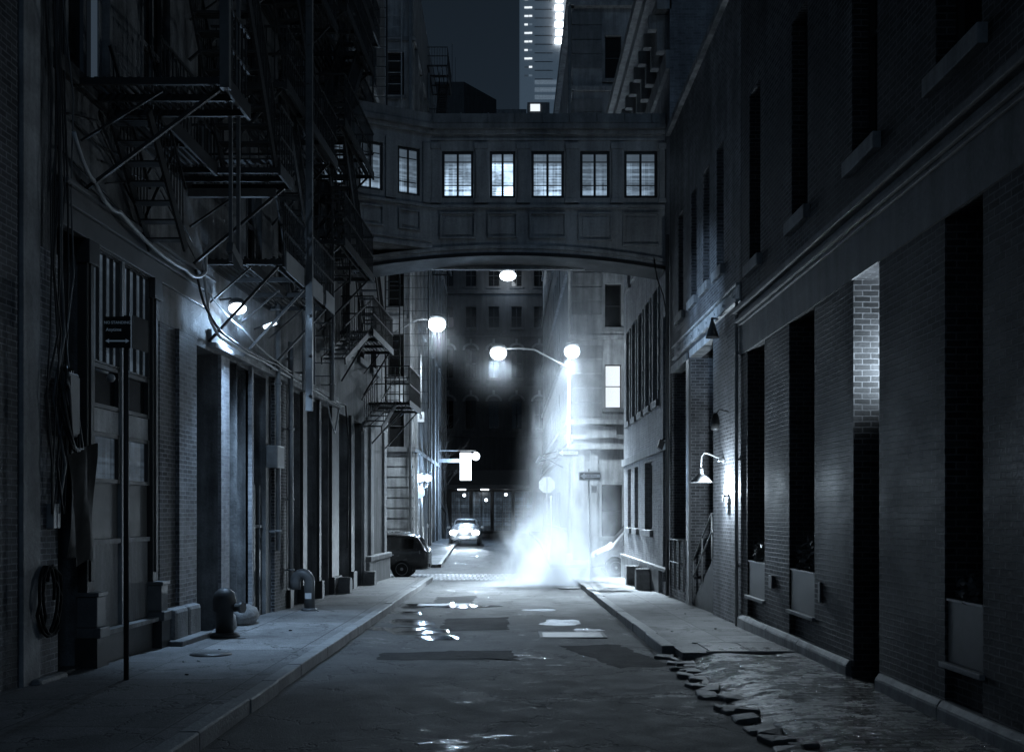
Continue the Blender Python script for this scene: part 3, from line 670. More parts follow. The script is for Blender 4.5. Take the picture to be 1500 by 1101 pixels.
mb = MB(); mb.prism([AF(0,.2,12.703),AF(LB,.2,12.703),Vector((-2.08,29.6,12.703)),Vector((-5.0,29.6,12.703))],(0,0,.26)); mb.build('roof', M['copper_dark'], BR)
# ------------------------------------------------------------------ left side: nearest brick wall
F = LEFT
L0 = thing('brick_wall_building', 'flat dark brick building closest to the camera on the cable side', 'building', F(8,0,-.2))
mb = MB(); facade(mb, F, -2, 11.8, -1, 22, [], body=6); mb.build('wall', M['brick_near'], L0)
mb = MB(); mb.fbox(F,-2,11.79,-.05,.06,-.6,.0); mb.build('plinth', M['stone'], L0)
# ------------------------------------------------------------------ cast-iron loft with the storefront
L1 = thing('loft_building', 'old loft building with dark storefront, iron lintel and stained plaster above', 'building', F(15.8,0,-.2))
up1 = [(12.75,14.25,7.7,10.9),(15.3,16.5,7.9,10.6),(17.7,18.9,7.9,10.6)]
up1 += [(a,b,z0+4.1,z1+4.1) for a,b,z0,z1 in up1]
mb = MB(); facade(mb, F, 11.82, 19.98, -1, 23, [(12.72,13.5,-.5,5.75,.7),(13.72,15.72,.42,5.6,.12),(17.45,18.85,-.5,4.92,.55)]+[(*h,.22) for h in up1]+[(19.35,19.97,-.5,4.92,.35)], body=6)
mb.build('wall', M['plaster'], L1)
for i,h in enumerate(up1): window(F, L1, *h, .2, M['wood_panel'], M['glass'], 3, 2, .1, M['stone_dark'], fw=.1)
mb = MB(); mb.fbox(F,12.78,12.98,-.15,-.13,7.8,10.8); mb.build('curtain', M['glow_dim'], L1)  # both curtains glow by emission, standing in for light they reflect
mb = MB(); mb.fbox(F,14.0,14.2,-.15,-.13,7.8,10.8); mb.build('curtain', M['glow_dim'], L1)
mb = MB(); mb.fbox(F,11.83,12.22,-.05,.05,-.7,23); mb.build('pilaster', M['stucco'], L1)
mb = MB(); mb.fbox(F,12.23,12.68,-.05,.035,-.7,5.2); mb.build('brick_pier', M['brick_mid'], L1)
mb = MB(); mb.fbox(F,12.0,12.72,-.05,.16,-.7,.05); mb.build('base_stone', M['stone'], L1, bevel=.05)
mb = MB(); mb.fbox(F,12.73,13.49,-.3,-.02,-.5,.0); mb.build('door_step', M['stone_dark'], L1, bevel=.02)
mb = MB(); mb.fbox(F,12.723,13.497,-.69,-.6,0.003,5.747); d_ = mb.build('door', M['wood_dark'], L1)
mb = MB(); [mb.fbox(F,12.8+k*.35,13.08+k*.35,-.6,-.57,z0,z1) for k in (0,1) for z0,z1 in ((.3,1.6),(1.8,3.2),(3.5,5.3))]; mb.build('door_panel', M['wood_dark'], d_)
mb = MB(); mb.fbox(F,12.7,18.3,-.1,.09,5.9,6.12); mb.fbox(F,12.7,18.3,-.1,.16,6.123,6.18); mb.fbox(F,12.7,18.3,-.1,.04,5.62,5.897); mb.build('lintel', M['iron_grey'], L1, bevel=.01)
# columns of the storefront, with pedestals
for u in (13.6,15.82):
    mb = MB(); mb.fbox(F,u-.11,u+.11,-.1,.03,.95,5.62); mb.fbox(F,u-.05,u+.05,.03,.055,1.1,5.4); mb.fbox(F,u-.15,u+.15,-.1,.08,5.3,5.615); c0 = mb.build('column', M['wood_dark'], L1, bevel=.008)
    mb = MB(); mb.fbox(F,u-.13,u+.13,-.1,.17,.5,.9); mb.fbox(F,u-.15,u+.15,-.1,.2,.903,.96); mb.fbox(F,u-.15,u+.15,-.1,.22,.36,.497); mb.build('pedestal', M['iron_grey'], c0, bevel=.01)
    mb = MB(); mb.fbox(F,u-.17,u+.17,-.1,.19,-.7,.357); mb.build('base', M['wood_dark'], c0)
# storefront infill
for i,(a,b) in enumerate(((13.75,14.62),(14.74,15.68))):
    mb = MB(); mb.fbox(F,a,b,-.1,-.04,.42,1.58); mb.build('storefront_panel', M['wood_panel'], L1)
    mb = MB(); mb.fbox(F,a,b,-.1,.0,1.583,1.65); mb.build('window_ledge', M['wood_panel'], L1)
    mb = MB(); mb.fbox(F,a,b,-.1,-.05,1.653,2.42); mb.build('lower_panel', M['wood_dark'], L1)
    window(F, L1, a, b, 2.423, 3.12, 0.1, M['wood_dark'], M['pane_dusty_low'], 1, 1)
    mb = MB(); mb.fbox(F,a,b,-.1,-.035,3.123,3.44); mb.build('transom_board', M['wood_pale'], L1)
    window(F, L1, a, b, 3.443, 4.05, 0.1, M['wood_dark'], M['glass'], 1, 1)
    window(F, L1, a, b, 4.053, 5.6, 0.1, M['wood_dark'], M['pane_dusty'], 4, 1, fw=.03)
mb = MB(); mb.fbox(F,14.63,14.73,-.1,.01,.42,5.6); mb.build('mullion', M['pipe_grey'], L1)
mb = MB(); mb.fbox(F,13.75,15.68,-.3,.14,.36,.42); mb.build('sill', M['wood_panel'], L1)
mb = MB(); mb.fbox(F,13.78,15.64,-.05,.06,-.7,.355); mb.build('bulkhead', M['wood_dark'], L1)
mb = MB(); mb.fbox(F,15.95,16.62,-.05,.04,-.7,5.0); mb.build('brick_pier', M['brick_dark'], L1)
mb = MB(); mb.fbox(F,16.63,17.44,-.05,.1,-.7,5.0); mb.build('brick_pier', M['brick_mid'], L1)
mb = MB(); mb.fbox(F,18.86,19.34,-.05,.06,-.7,4.92); mb.build('brick_pier', M['brick_pale'], L1)
mb = MB(); mb.fbox(F,19.352,19.968,-.34,-.3,-.5,4.9); mb.build('brick_infill', M['brick_pale'], L1)
for a,b in ((16.1,16.7),(16.71,17.3)):
    mb = MB(); mb.fbox(F,a,b,-.05,.24,-.5,.5); mb.build('wheel_guard', M['granite_dark'], L1, bevel=.07)
mb = MB(); mb.fbox(F,15.9,17.3,.0,.42,-.4,.02); mb.build('step', M['granite_dark'], L1, bevel=.02)
mb = MB(); mb.fbox(F,17.453,18.847,-.54,-.45,-.5,4.9); d_ = mb.build('door', M['rubber'], L1)
mb = MB(); mb.ball(F(18.6,-.38,1.05),.05,2); mb.build('handle', M['chrome'], d_)
for k in range(7):
    z = 2.95+k*.24; mb = MB(); mb.hexa([F(17.5,-.5,z),F(17.9,-.5,z),F(17.9,-.3,z-.04),F(17.5,-.3,z-.04),F(17.5,-.5,z+.06),F(17.9,-.5,z+.06),F(17.9,-.3,z+.02),F(17.5,-.3,z+.02)]); mb.build('louvre', M['pipe_grey'], d_)
# ------------------------------------------------------------------ second left building
L2 = thing('iron_front_building', 'long dark building of narrow bays with a lit cable ledge and fire escapes', 'building', F(28,0,-.4))
gb = [(20.0,20.72),(20.85,22.0),(23.75,24.95),(25.4,26.7),(26.95,28.1),(29.3,30.9),(31.5,33.0)]
ub = [(20.6+2.35*k, 21.7+2.35*k) for k in range(7)]; fl_ = [(6.95,9.05),(10.2,12.3),(13.4,15.5),(16.6,18.7)]
mb = MB(); facade(mb, F, 20.0, 37.6, -1.2, 23, [(a+.002,b,-.8,4.9,.45) for a,b in gb]+[(a,b,z0,z1,.25) for a,b in ub for z0,z1 in fl_], body=8)
mb.build('wall', M['plaster'], L2)
for a,b in ub:
    for z0,z1 in fl_: window(F, L2, a,b,z0,z1,.22,M['wood_panel'],M['glass'],2,2,.12,M['stone'],fw=.09)
for i,(a,b) in enumerate(gb):
    mb = MB(); mb.fbox(F,a+.005,b-.003,-.44,-.38,-.8,4.897)
    mb.build('brick_infill' if i == 0 else 'shutter', M['brick_pale'] if i == 0 else M['wood_dark'], L2)
mb = MB(); mb.fbox(F,18.3,29.2,-.1,.14,4.98,5.06); mb.fbox(F,18.3,29.2,-.1,.07,5.063,5.3); mb.build('ledge', M['wood_pale'], L2)
for u,w,m in ((20.78,.06,'brick_pale'),(22.9,.5,'brick_dark'),(23.62,.12,'iron_grey'),(25.17,.2,'iron_grey'),(26.82,.1,'iron_grey'),(28.7,.45,'iron_grey'),(31.2,.24,'iron_grey'),(33.3,.2,'stone_pale'),(34.6,.3,'stone_pale'),(37.3,.26,'stone_pale')):
    mb = MB(); mb.fbox(F,u-w,u+w,-.05,.08,-.8,4.97); c0 = mb.build('pier', M['wood_dark' if m == 'iron_grey' else m], L2)
    if m == 'iron_grey': q_ = MB(); q_.fbox(F,u-w-.04,u+w+.04,-.05,.16,-.8,.25); q_.build('base', M['wood_dark'], c0, bevel=.02)
mb = MB(); mb.fbox(F,33.4,37.62,-.05,.2,-1,.42); mb.fbox(F,33.35,37.66,-.05,.26,.423,.6); mb.build('plinth', M['stone'], L2, bevel=.03)
for k in range(3):
    mb = MB(); mb.fbox(F,20.95+k*.38,21.0+k*.38,-.1,-.05,-.3,2.6) ; mb.build('gate_bar', M['iron_grey'], L2)
mb = MB(); mb.fbox(F,20.86,21.98,-.11,-.06,1.7,1.76); mb.build('gate_rail', M['iron_grey'], L2)
# gate frame done; sidewalk guard stones
for u, lab in ((28.9,'low round topped guard stone by the dark doorway of the iron front building'),(32.9,'low guard stone at the start of the stone plinth')):
    mb = MB(); n = 10; mb.prism([F(u-.2,.08,-.7)]+[F(u-.2*math.cos(math.pi*k/n),.08,g(u)+.4+.2*math.sin(math.pi*k/n)) for k in range(n+1)]+[F(u+.2,.08,-.7)], (.4,0,0))
    tag(mb.build('guard_stone', M['granite_dark'], bevel=.02), lab, 'guard stone')

# ------------------------------------------------------------------ fire escapes
def balcony(root, u0,u1,d1,z, slot=None, rail=1.0, d0=.02, plates=False, brk=(), pitch=.11, ends=(True,True)):
    mb = MB(); n = int((d1-d0)/pitch)
    for k in range(n+1):
        d = d0+.04+k*pitch
        if d > d1-.03: break
        a, b = u0+.03, u1-.03
        if slot and slot[0] < d < slot[1]:
            for s0,s1 in ((a,slot[2]),(slot[3],b)):
                if s1-s0 > .1: mb.fbox(LEFT,s0,s1,d-.02,d+.02,z-.008,z+.022)
        else: mb.fbox(LEFT,a,b,d-.02,d+.02,z-.008,z+.022)
    mb.build('grating', M['iron'], root)
    mb = MB(); m = max(2,int((u1-u0)/1.1))
    for k in range(m+1): u = u0+(u1-u0)*k/m; mb.fbox(LEFT,u-.025,u+.025,d0,d1,z-.1,z-.012)
    mb.fbox(LEFT,u0-.03,u1+.03,d1-.02,d1+.02,z-.14,z+.06); mb.fbox(LEFT,u0-.028,u1+.028,d0-.02,d0+.02,z-.11,z-.01)
    if slot:
        for d in slot[:2]: mb.fbox(LEFT,u0,u1,d-.02,d+.02,z-.11,z+.05)
    mb.build('frame', M['iron'], root)
    if rail:
        mb = MB()
        for h in (rail, rail*.5): 
            mb.fbox(LEFT,u0,u1,d1-.018,d1+.018,z+h-.02,z+h+.018)
            for u,e in ((u0,ends[0]),(u1,ends[1])):
                if e: mb.fbox(LEFT,u-.018,u+.018,d0,d1,z+h-.021,z+h+.017)
        k = u0
        while k < u1: mb.fbox(LEFT,k-.009,k+.009,d1-.009,d1+.009,z,z+rail); k += .15
        for u,e in ((u0,ends[0]),(u1,ends[1])):
            k = d0+.1
            while e and k < d1: mb.fbox(LEFT,u-.009,u+.009,k-.009,k+.009,z,z+rail); k += .15
        mb.build('railing', M['iron'], root)
    for u in brk:
        mb = MB(); mb.bar(LEFT(u,.02,z-1.45),LEFT(u,d1-.12,z-.1),.045,.045); mb.bar(LEFT(u+.04,.02,z-.75),LEFT(u+.04,d1*.55,z-.1),.03,.03); mb.build('bracket', M['iron'], root)
    if plates:
        k = u0
        while k < u1-.3:
            mb = MB(); mb.fbox(LEFT,k+.06,min(k+1.35,u1),d1+.021,d1+.04,z-.2,z+.16); mb.build('fascia_plate', M['galv'], root); k += 1.6
def stairs(root, u0,z0,u1,z1, da, db, rail=.9):
    n = max(3,int(abs(z1-z0)/.23)); 
    for d in (da,db):
        mb = MB(); mb.bar(LEFT(u0,d,z0),LEFT(u1,d,z1),.035,.17,(1,0,0) if False else (0,0,1)); mb.build('stringer', M['iron'], root)
        mb = MB(); mb.bar(LEFT(u0,d,z0+rail),LEFT(u1,d,z1+rail),.035,.035)
        for k in range(1,2*n): q_ = k/(2*n); mb.bar(LEFT(u0+(u1-u0)*q_,d,z0+(z1-z0)*q_),LEFT(u0+(u1-u0)*q_,d,z0+(z1-z0)*q_+rail),.016,.016)
        mb.build('stair_railing', M['iron'], root)
    for k in range(n+1):
        q_ = (k+.5)/(n+1); u = u0+(u1-u0)*q_; z = z0+(z1-z0)*q_; mb = MB()
        for j in range(4): mb.fbox(LEFT,u-.11+j*.058,u-.065+j*.058,da,db,z-.012,z+.012)
        mb.fbox(LEFT,u-.12,u+.12,da,da+.03,z-.05,z-.013); mb.build('tread', M['iron'], root)
def ladder(root, u, d, z0, z1, w=.42, along='d', mat='iron', r=.022, pitch=.3):
    mb = MB(); off = (lambda s:(u,d+s)) if along=='d' else (lambda s:(u+s,d))
    for s in (-w/2,w/2): a_,b_ = off(s); mb.bar(LEFT(a_,b_,z0),LEFT(a_,b_,z1),r*2,r*2.4)
    z = z0+.2
    while z < z1: p_,q_ = off(-w/2),off(w/2); mb.bar(LEFT(*p_,z),LEFT(*q_,z),r,r); z += pitch
    mb.build('ladder', M[mat], root)
FE1 = thing('fire_escape', 'nearest black fire escape with a deep slatted balcony over the dark storefront', 'fire escape', F(15.2,.02,7.5))
for z_ in (7.6,11.1):
    balcony(FE1, 13.15,14.2,1.95,z_,rail=1.0,brk=(13.3,),ends=(False,False)); balcony(FE1, 14.22,16.55,.72,z_,rail=1.0,brk=(15.2,),ends=(False,False)); balcony(FE1, 16.57,17.4,1.75,z_,rail=1.0,brk=(17.3,),ends=(False,True))
stairs(FE1, 16.7,7.6, 14.1,11.1, .8, 1.65)
stairs(FE1, 13.9,7.45, 15.3,5.95, .15, .68)
mb = MB()
for u in (14.45,14.8): mb.bar(LEFT(u,1.62,5.55),LEFT(u,1.62,13),.05,.045)
mb.bar(LEFT(14.4,1.62,5.75),LEFT(14.85,1.62,5.6),.09,.14); mb.build('drop_rail', M['iron_grey'], FE1)
mb = MB(); mb.fbox(LEFT,13.1,13.2,1.9,2.02,7.45,8.6); mb.build('post', M['iron_grey'], FE1)
mb = MB(); mb.fbox(LEFT,17.25,17.35,.02,1.5,7.34,7.48); mb.build('cross_beam', M['iron_grey'], FE1)
FE2 = thing('fire_escape', 'fire escape with riveted pale fascia plates above the bright wall lamp', 'fire escape', F(20.2,.02,6.5))
balcony(FE2, 18.2,22.3,1.38,6.52, slot=(.7,1.2,18.7,21.5), rail=1.0, plates=True, brk=(18.3,20.2,22.1), ends=(False,True))
stairs(FE2, 21.5,6.5, 19.0,9.7, .74,1.2)
balcony(FE2, 18.4,22.7,1.38,9.75, slot=(.7,1.2,18.8,21.8), brk=(18.5,22.4))
stairs(FE2, 21.8,9.75, 19.3,12.7, .74,1.2)
balcony(FE2, 18.9,22.7,1.38,12.75, brk=(19,22.4)); balcony(FE2, 18.9,22.7,1.38,15.9)
stairs(FE2, 19.4,12.75, 22,15.9, .74,1.2)
mb = MB(); mb.bar(LEFT(19.8,1.46,3.98),LEFT(19.8,1.46,14.5),.13,.11); [mb.lathe([(.03,0),(.03,.03)],LEFT(19.74,1.46,z),(0,-1,0),8) for z in [4.3+.75*k for k in range(12)]]
mb.build('hanger_post', M['iron_grey'], FE2)
FE3 = thing('fire_escape', 'fire escape with several narrow landings beside the bridge end', 'fire escape', F(30,.02,7.3))
balcony(FE3, 29.7,33.4,.95,7.3, brk=(29.8,33.3)); balcony(FE3, 26.4,30.2,.95,10.1, rail=1.0, brk=(26.5,)); balcony(FE3, 26.6,30.5,1.0,12.95, brk=(26.7,)); balcony(FE3, 26.6,30.5,1.0,16)
stairs(FE3, 26.2,5.9, 29.9,7.3, .25,.85); stairs(FE3, 29.7,10.1, 27.0,12.9, .3,.9); stairs(FE3, 32,7.3, 29.6,10.1, .3,.9); stairs(FE3, 27,12.95, 30,16, .3,.9)
ladder(FE3, 25.0,1.0,7.6,12.6); ladder(FE3, 31.2,.9,10,20)
FE5 = thing('fire_escape', 'tall dark fire escape of stacked landings crossing in front of the bridge end', 'fire escape', F(25,.02,8.2))
for z,a_,b_ in ((8.2,23.2,26.9),(10.9,23.2,26.9),(13.6,23.4,26.9),(16.3,23.4,26.9)):
    balcony(FE5, a_,b_,1.45,z,slot=(.75,1.3,23.9,26.4),brk=(a_+.1,b_-.1),rail=1.05)
for k,z in enumerate((8.2,10.9,13.6)): stairs(FE5, 26.4,z, 23.9,z+2.7, .8,1.28) if k%2 == 0 else stairs(FE5, 23.9,z, 26.4,z+2.7, .8,1.28)
ladder(FE5, 23.1,1.0,4.9,8.2); ladder(FE5, 26.9,.55,8.2,17,.45,'d','iron_grey')
FE4 = thing('fire_escape', 'lowest fire escape balcony at the corner over the parked car', 'fire escape', F(35.2,.02,5.8))
balcony(FE4, 34.4,37.3,1.35,5.75, rail=1.2, brk=(34.5,37.2)); ladder(FE4, 36.2,.5,5.8,12,.5,'d'); ladder(FE4, 37.2,1.2,5.8,12,.9,'d',r=.016,pitch=.42)
stairs(FE4, 34.5,5.7, 31.5,4.6, .3,.9)

# ------------------------------------------------------------------ pipes, cables and boxes on the left walls
def pipe(px0, z0, z1, r, mat, label, d=.12, extra=None):
    u = dl(px0); mb = MB(); mb.tube([F(u,d,z0),F(u,d,z1)],r,10)
    z = z0+.4
    while z < z1: mb.lathe([(r*1.35,0),(r*1.35,.05)],F(u,d,z),n=10); mb.fbox(F,u-.02,u+.02,-.0,d,z,z+.04); z += 1.6
    return tag(mb.build('downpipe', M[mat]), label, 'pipe')
pipe(394,1.2,6.6,.055,'pipe_grey','pale downpipe ending in a meter box beside the gated bay',.2)
pipe(413,.3,5.9,.06,'pipe_grey','taller pale downpipe next to the meter box pipe',.2)
pipe(427,4.9,16,.05,'pipe_grey','pale vertical pipe behind the second fire escape',.3)
pipe(470,5,20,.07,'pipe_grey','wide pale vent pipe rising beside the bridge end',.3)
pipe(213,5.7,-.1,.05,'iron','x',.1) if False else None
t_ = thing('meter_box', 'pale metal meter box on the downpipe by the gated bay', 'meter box', F(dl(390),.2,3.0))
mb = MB(); mb.fbox(F,dl(386),dl(397),.05,.3,2.98,3.46); mb.build('case', M['pipe_grey'], t_, bevel=.02)
mb = MB(); mb.fbox(F,dl(386)-.008,dl(386)-.0,.1,.25,3.05,3.4); mb.build('door', M['galv'], t_)
def wire(pts, r, mat, label, cat='cable', name='cable', sub=8, sag=0):
    P = []
    for (u0,d0,z0),(u1,d1,z1) in zip(pts, pts[1:]):
        for k in range(sub): q_ = k/sub; P.append(F(u0+(u1-u0)*q_, d0+(d1-d0)*q_, z0+(z1-z0)*q_-sag*4*q_*(1-q_)))
    P.append(F(*pts[-1])); mb = MB(); mb.tube(P, r, 6); return tag(mb.build(name, M[mat]), label, cat)
wire([(12.75,.2,6.75),(13.3,.22,6.3),(14.0,.25,6.12),(16.6,.22,5.95),(17.6,.2,6.15),(17.9,.1,6.6)],.03,'cable_pale','thick pale cable sagging along the iron lintel of the storefront',sag=.1)
wire([(17.6,.15,6.3),(17.8,.2,5.4),(18.3,.22,5.15),(21,.2,5.14),(25,.2,5.1),(29.2,.2,5.05)],.028,'cable_pale','pale cable clipped along the lit ledge',sag=.03)
wire([(17.3,.12,6.2),(17.5,.2,5.6),(18.4,.25,5.22),(22,.24,5.2),(26,.23,5.13),(29.3,.24,5.1),(29.9,.2,4.2),(30,.15,1)],.024,'cable','black cable looping off the end of the lit ledge down the wall',sag=.05)
wire([(18,.1,5.9),(19.5,.28,5.5),(22,.26,5.26),(24.4,.2,5.3)],.016,'cable_pale','thin pale wire drooping under the bright wall lamp',sag=.06)
wire([(26.6,.3,4.9),(27.3,.35,4.15),(28.0,.32,4.85)],.022,'cable_pale','pale loop of cable hanging in a dark bay',sag=.05)
rc = random.Random(3)
for k in range(9):
    u = 12.3+k*.055; z = [rc.uniform(4.6,9) for _ in range(3)]
    pts = [(u+rc.uniform(-.12,.12),.08+rc.uniform(0,.08),q_) for q_ in (11,8.6,7.2,6.0,5.0,4.2,3.4,2.6,2.0)]
    wire(pts,rc.choice((.011,.014,.02)),rc.choice(('cable','cable','iron_grey')),'one of the tangled black cables running down the stained brick pier','cable',sub=5) .__setitem__('group','tangled cables on the brick pier')
for k in range(7):
    u0 = rc.uniform(12.5,14); u1 = u0+rc.uniform(1.2,4); z0 = rc.uniform(6.3,7.1)
    wire([(u0,.06,z0),((u0+u1)/2,.1,z0-rc.uniform(-.3,.5)),(u1,.06,z0-rc.uniform(0,.6))],rc.choice((.012,.018)),'cable','one of the black wires draped on the plaster above the iron lintel','cable').__setitem__('group','wires on the plaster above the lintel')
for k in range(6):
    a = rc.uniform(0,6.28); pts = [(12.75+.22*math.cos(a+t_*.9)+rc.uniform(-.04,.04),.16+.1*math.sin(t_),3.3+.55*math.sin(a+t_*.9)) for t_ in range(8)]
    wire(pts,.016,'cable','one of the loose coils of black cable bundled on the terminal box','cable',sub=3).__setitem__('group','coils of cable on the terminal box')
t_ = thing('terminal_box', 'grey cable terminal box buried in black cable coils', 'terminal box', F(12.75,.05,3.0))
mb = MB(); mb.fbox(F,12.62,12.9,.05,.2,2.95,3.75); mb.build('case', M['iron_grey'], t_, bevel=.02)
mb = MB(); mb.fbox(F,12.64,12.88,.2,.215,3.0,3.7); mb.build('lid', M['iron_grey'], t_)
mb = MB(); pr = []
for i in range(9):
    for j in range(7):
        u = 12.72+.78*j/6; z = 1.45+1.5*i/8
        pr.append(mb.bm.verts.new(F(u,.13+.05*math.sin(j*1.7+i*.4)+.03*noise.noise(Vector((u*3,z*2,1))),z-.1*math.sin(j*.5)+(.05*math.sin(j*2) if i==0 else 0))))
for i in range(8):
    for j in range(6): mb.bm.faces.new((pr[i*7+j],pr[i*7+j+1],pr[i*7+j+8],pr[i*7+j+7])).smooth = True
sh_ = mb.build('tarp', M['rubber'], recalc=False); tag(sh_, 'black tarp hanging across the dark doorway under the cables', 'tarp')
mb = MB(); pts = [F(12.25+.22*math.cos(t_*.35)+.002*t_, .09+.01*(t_%5), .95+.42*math.sin(t_*.35)) for t_ in range(80)]; mb.tube(pts,.02,6)
tag(mb.build('hose_coil', M['rubber']), 'coiled black hose hung on the brick pier beside the stucco strip', 'hose')
t_ = thing('junction_box', 'small pale twin junction box on the stained brick pier', 'junction box', F(12.45,.06,1.9))
for k in (0,1):
    mb = MB(); mb.fbox(F,12.38+k*.1,12.46+k*.1,.04,.13,1.82,2.12); mb.build('case', M['galv'], t_, bevel=.008)
sc_ = thing('security_camera', 'small pale dome camera bracketed inside the storefront window', 'camera', F(14.05,.05,3.9))
mb = MB(); mb.ball(F(14.05,.1,3.86),.06,2); mb.build('dome', M['pipe_grey'], sc_); mb = MB(); mb.tube([F(13.85,-.03,3.95),F(14.0,.08,3.92)],.02,8); mb.build('arm', M['galv'], sc_)
# standpipes on the sidewalk
def gooseneck(u, d, h, r, mat, label, tone):
    t_ = thing('vent_pipe', label, 'vent pipe', F(u,d,g(u)+.15)); b = F(u,d,g(u)+.15)
    P = [b+Vector((0,0,0)),b+Vector((0,0,h-r*1.2))]+[b+Vector((-r*1.3+r*1.3*math.cos(a),-.0,h-r*1.2+r*1.5*math.sin(a))) for a in [math.pi*k/8 for k in range(1,9)]]+[b+Vector((-r*2.6,0,h-r*2.6))]
    mb = MB(); mb.tube(P, r, 16); mb.build('pipe', M[mat], t_)
    mb = MB(); mb.lathe([(r*1.5,0),(r*1.5,.04),(r*1.1,.06)],b,n=16); mb.build('flange', M[mat], t_); return t_
v1 = gooseneck(dl(404),.75,.78,.12,'iron_grey','fat grey gooseneck vent pipe with a pale sticker on the sidewalk','')
mb = MB(); u = dl(404); mb.fbox(F,u-.123,u-.121,.68,.82,g(u)+.42,g(u)+.55); mb.build('sticker', M['sign_white'], v1)
v2 = thing('fire_standpipe', 'stubby dark dome topped standpipe by the black door', 'standpipe', F(17.3,.62,g(17.3)+.15))
b = F(17.3,.62,g(17.3)+.15)
mb = MB(); mb.lathe([(.15,0),(.15,.42),(.19,.45),(.2,.62),(.17,.74),(.1,.81),(.02,.83)],b,n=18); mb.build('body', M['iron'], v2)
mb = MB(); mb.lathe([(.07,0),(.07,.2),(.09,.2),(.09,.26)],b+Vector((.1,0,.5)),(1,-.4,0),12); mb.build('outlet', M['iron_grey'], v2)
mb = MB(); mb.lathe([(.26,0),(.24,.06),(.16,.08)],b,n=18); mb.build('flange', M['iron'], v2)
mb = MB(); mb.box(b.x+.35,b.x+.75,b.y+1.0,b.y+1.4,b.z-.02,b.z+.3) ; mb.bm.free()
o = cobble_stone(F(19.6,.25,g(19.6)+.3),(.26,.5,.24),55).build('boulder', M['granite_dark']); tag(o,'rough stone block lying at the foot of the pale brick infill','stone')
o = cobble_stone(F(18.5,.3,g(18.5)+.28),(.14,.3,.2),56).build('boulder', M['granite_dark']); tag(o,'small stone lump beside the dome topped standpipe','stone')
# tall pole with the parking sign, near the sidewalk edge
sp = thing('sign_post', 'dark sign post with a no standing plate and a second sign edge on', 'sign post', (-4.62,12.44,g(12.44)+.15))
mb = MB(); mb.tube([(-4.62,12.44,-.05),(-4.62,12.44,4.4)],.032,10); mb.build('post', M['iron'], sp)
mb = MB(); mb.box(-4.86,-4.545,12.37,12.385,4.0,4.38); pl = mb.build('sign_plate', M['sign_black'], sp, bevel=.004)
mb = MB(); mb.hexa([(-4.53,12.39,4.0),(-4.52,12.39,4.0),(-4.46,12.75,4.0),(-4.47,12.75,4.0),(-4.53,12.39,4.4),(-4.52,12.39,4.4),(-4.46,12.75,4.4),(-4.47,12.75,4.4)]); mb.build('side_plate', M['sign_black'], sp)
def text(s, size, loc, rot, mat, parent, name='lettering', align='CENTER'):
    cu = bpy.data.curves.new(name,'FONT'); cu.body = s; cu.size = size; cu.align_x = align; cu.align_y = 'CENTER'; cu.extrude = .001
    tmp = bpy.data.objects.new('tmp', cu); COL.objects.link(tmp); bpy.context.view_layer.update()
    me = bpy.data.meshes.new_from_object(tmp.evaluated_get(bpy.context.evaluated_depsgraph_get())); bpy.data.objects.remove(tmp); bpy.data.curves.remove(cu)
    me.materials.clear(); me.materials.append(M[mat]); me.name = name
    o = bpy.data.objects.new(name, me); COL.objects.link(o); o.parent = parent
    o.location = Vector(loc)-ORG[parent.name]; o.rotation_euler = rot; return o
text('NO STANDING',.047,(-4.7,12.366,4.305),(R(90),0,0),'sign_grey',pl)
text('Anytime',.055,(-4.745,12.366,4.22),(R(90),0,0),'sign_grey',pl)
mb = MB(); y = 12.366; mb.box(-4.8,-4.6,y-.002,y,4.075,4.093)
for s in (-1,1): mb.prism([(-4.7+s*.145,y-.002,4.084),(-4.7+s*.1,y-.002,4.11),(-4.7+s*.1,y-.002,4.058)],(0,.002,0))
mb.build('arrow', M['sign_grey'], pl)
# bright wall lamp
wl = thing('wall_lamp', 'bright lit bulkhead lamp on a bracket under the second fire escape', 'wall lamp', F(18.95,0,5.85))
mb = MB(); mb.tube([F(18.95,.0,5.95),F(18.95,.2,5.98),F(18.95,.33,5.9)],.02,8); mb.build('bracket', M['iron'], wl)
mb = MB(); mb.ball(F(18.95,.33,5.79),.13,3,(1.25,1,.8)); mb.build('bulb', M['bulb'], wl)
mb = MB(); mb.lathe([(.03,.12),(.1,.1),(.16,.04),(.165,0),(.1,.06)],F(18.95,.33,5.87),n=18); mb.build('shade', M['iron'], wl)
tb = thing('tube_lamp', 'short lit tube lamp tilted on the wall beyond the bright bulkhead lamp', 'tube lamp', F(dl(372),.15,5.85))
u = dl(372); mb = MB(); mb.tube([F(u,.2,5.84),F(u,.46,5.94)],.04,8); mb.build('tube', M['tube'], tb); mb = MB(); mb.tube([F(u,.0,5.8),F(u,.2,5.88)],.015,6); mb.build('bracket', M['iron'], tb)
# ------------------------------------------------------------------ across the crossing: left block
LA = thing('stone_corner_building', 'tall building across the crossing with a banded lamplit stone base', 'building', (-9,50,-.4))
FA = FRONT(49.5); SA = face_fn((-4.5,0),(0,1),(1,0))
hA = [(-5.75,-4.95,z,z+2.1,.25) for z in (5.2,8.6,12,15.4,18.8,22.2)]+[(-8.0,-7.1,z,z+2.1,.25) for z in (5.2,8.6,12,15.4,18.8,22.2)]
mb = MB(); facade(mb, FA, -14, -4.502, -1, 29, hA, body=12)
hS = [(51+3.0*k,52.2+3.0*k,z,z+2.2,.2) for k in range(8) for z in (1.4,5.2,8.6,12,15.4,18.8,22.2,25.4)]
facade(mb, SA, 49.5, 76, -1, 29, hS, body=0); mb.build('wall', M['stone_pale'], LA)
for h in hA: window(FA, LA, *h[:4], .23, M['wood_dark'], M['glass'], 1, 2, .1, M['stone'])
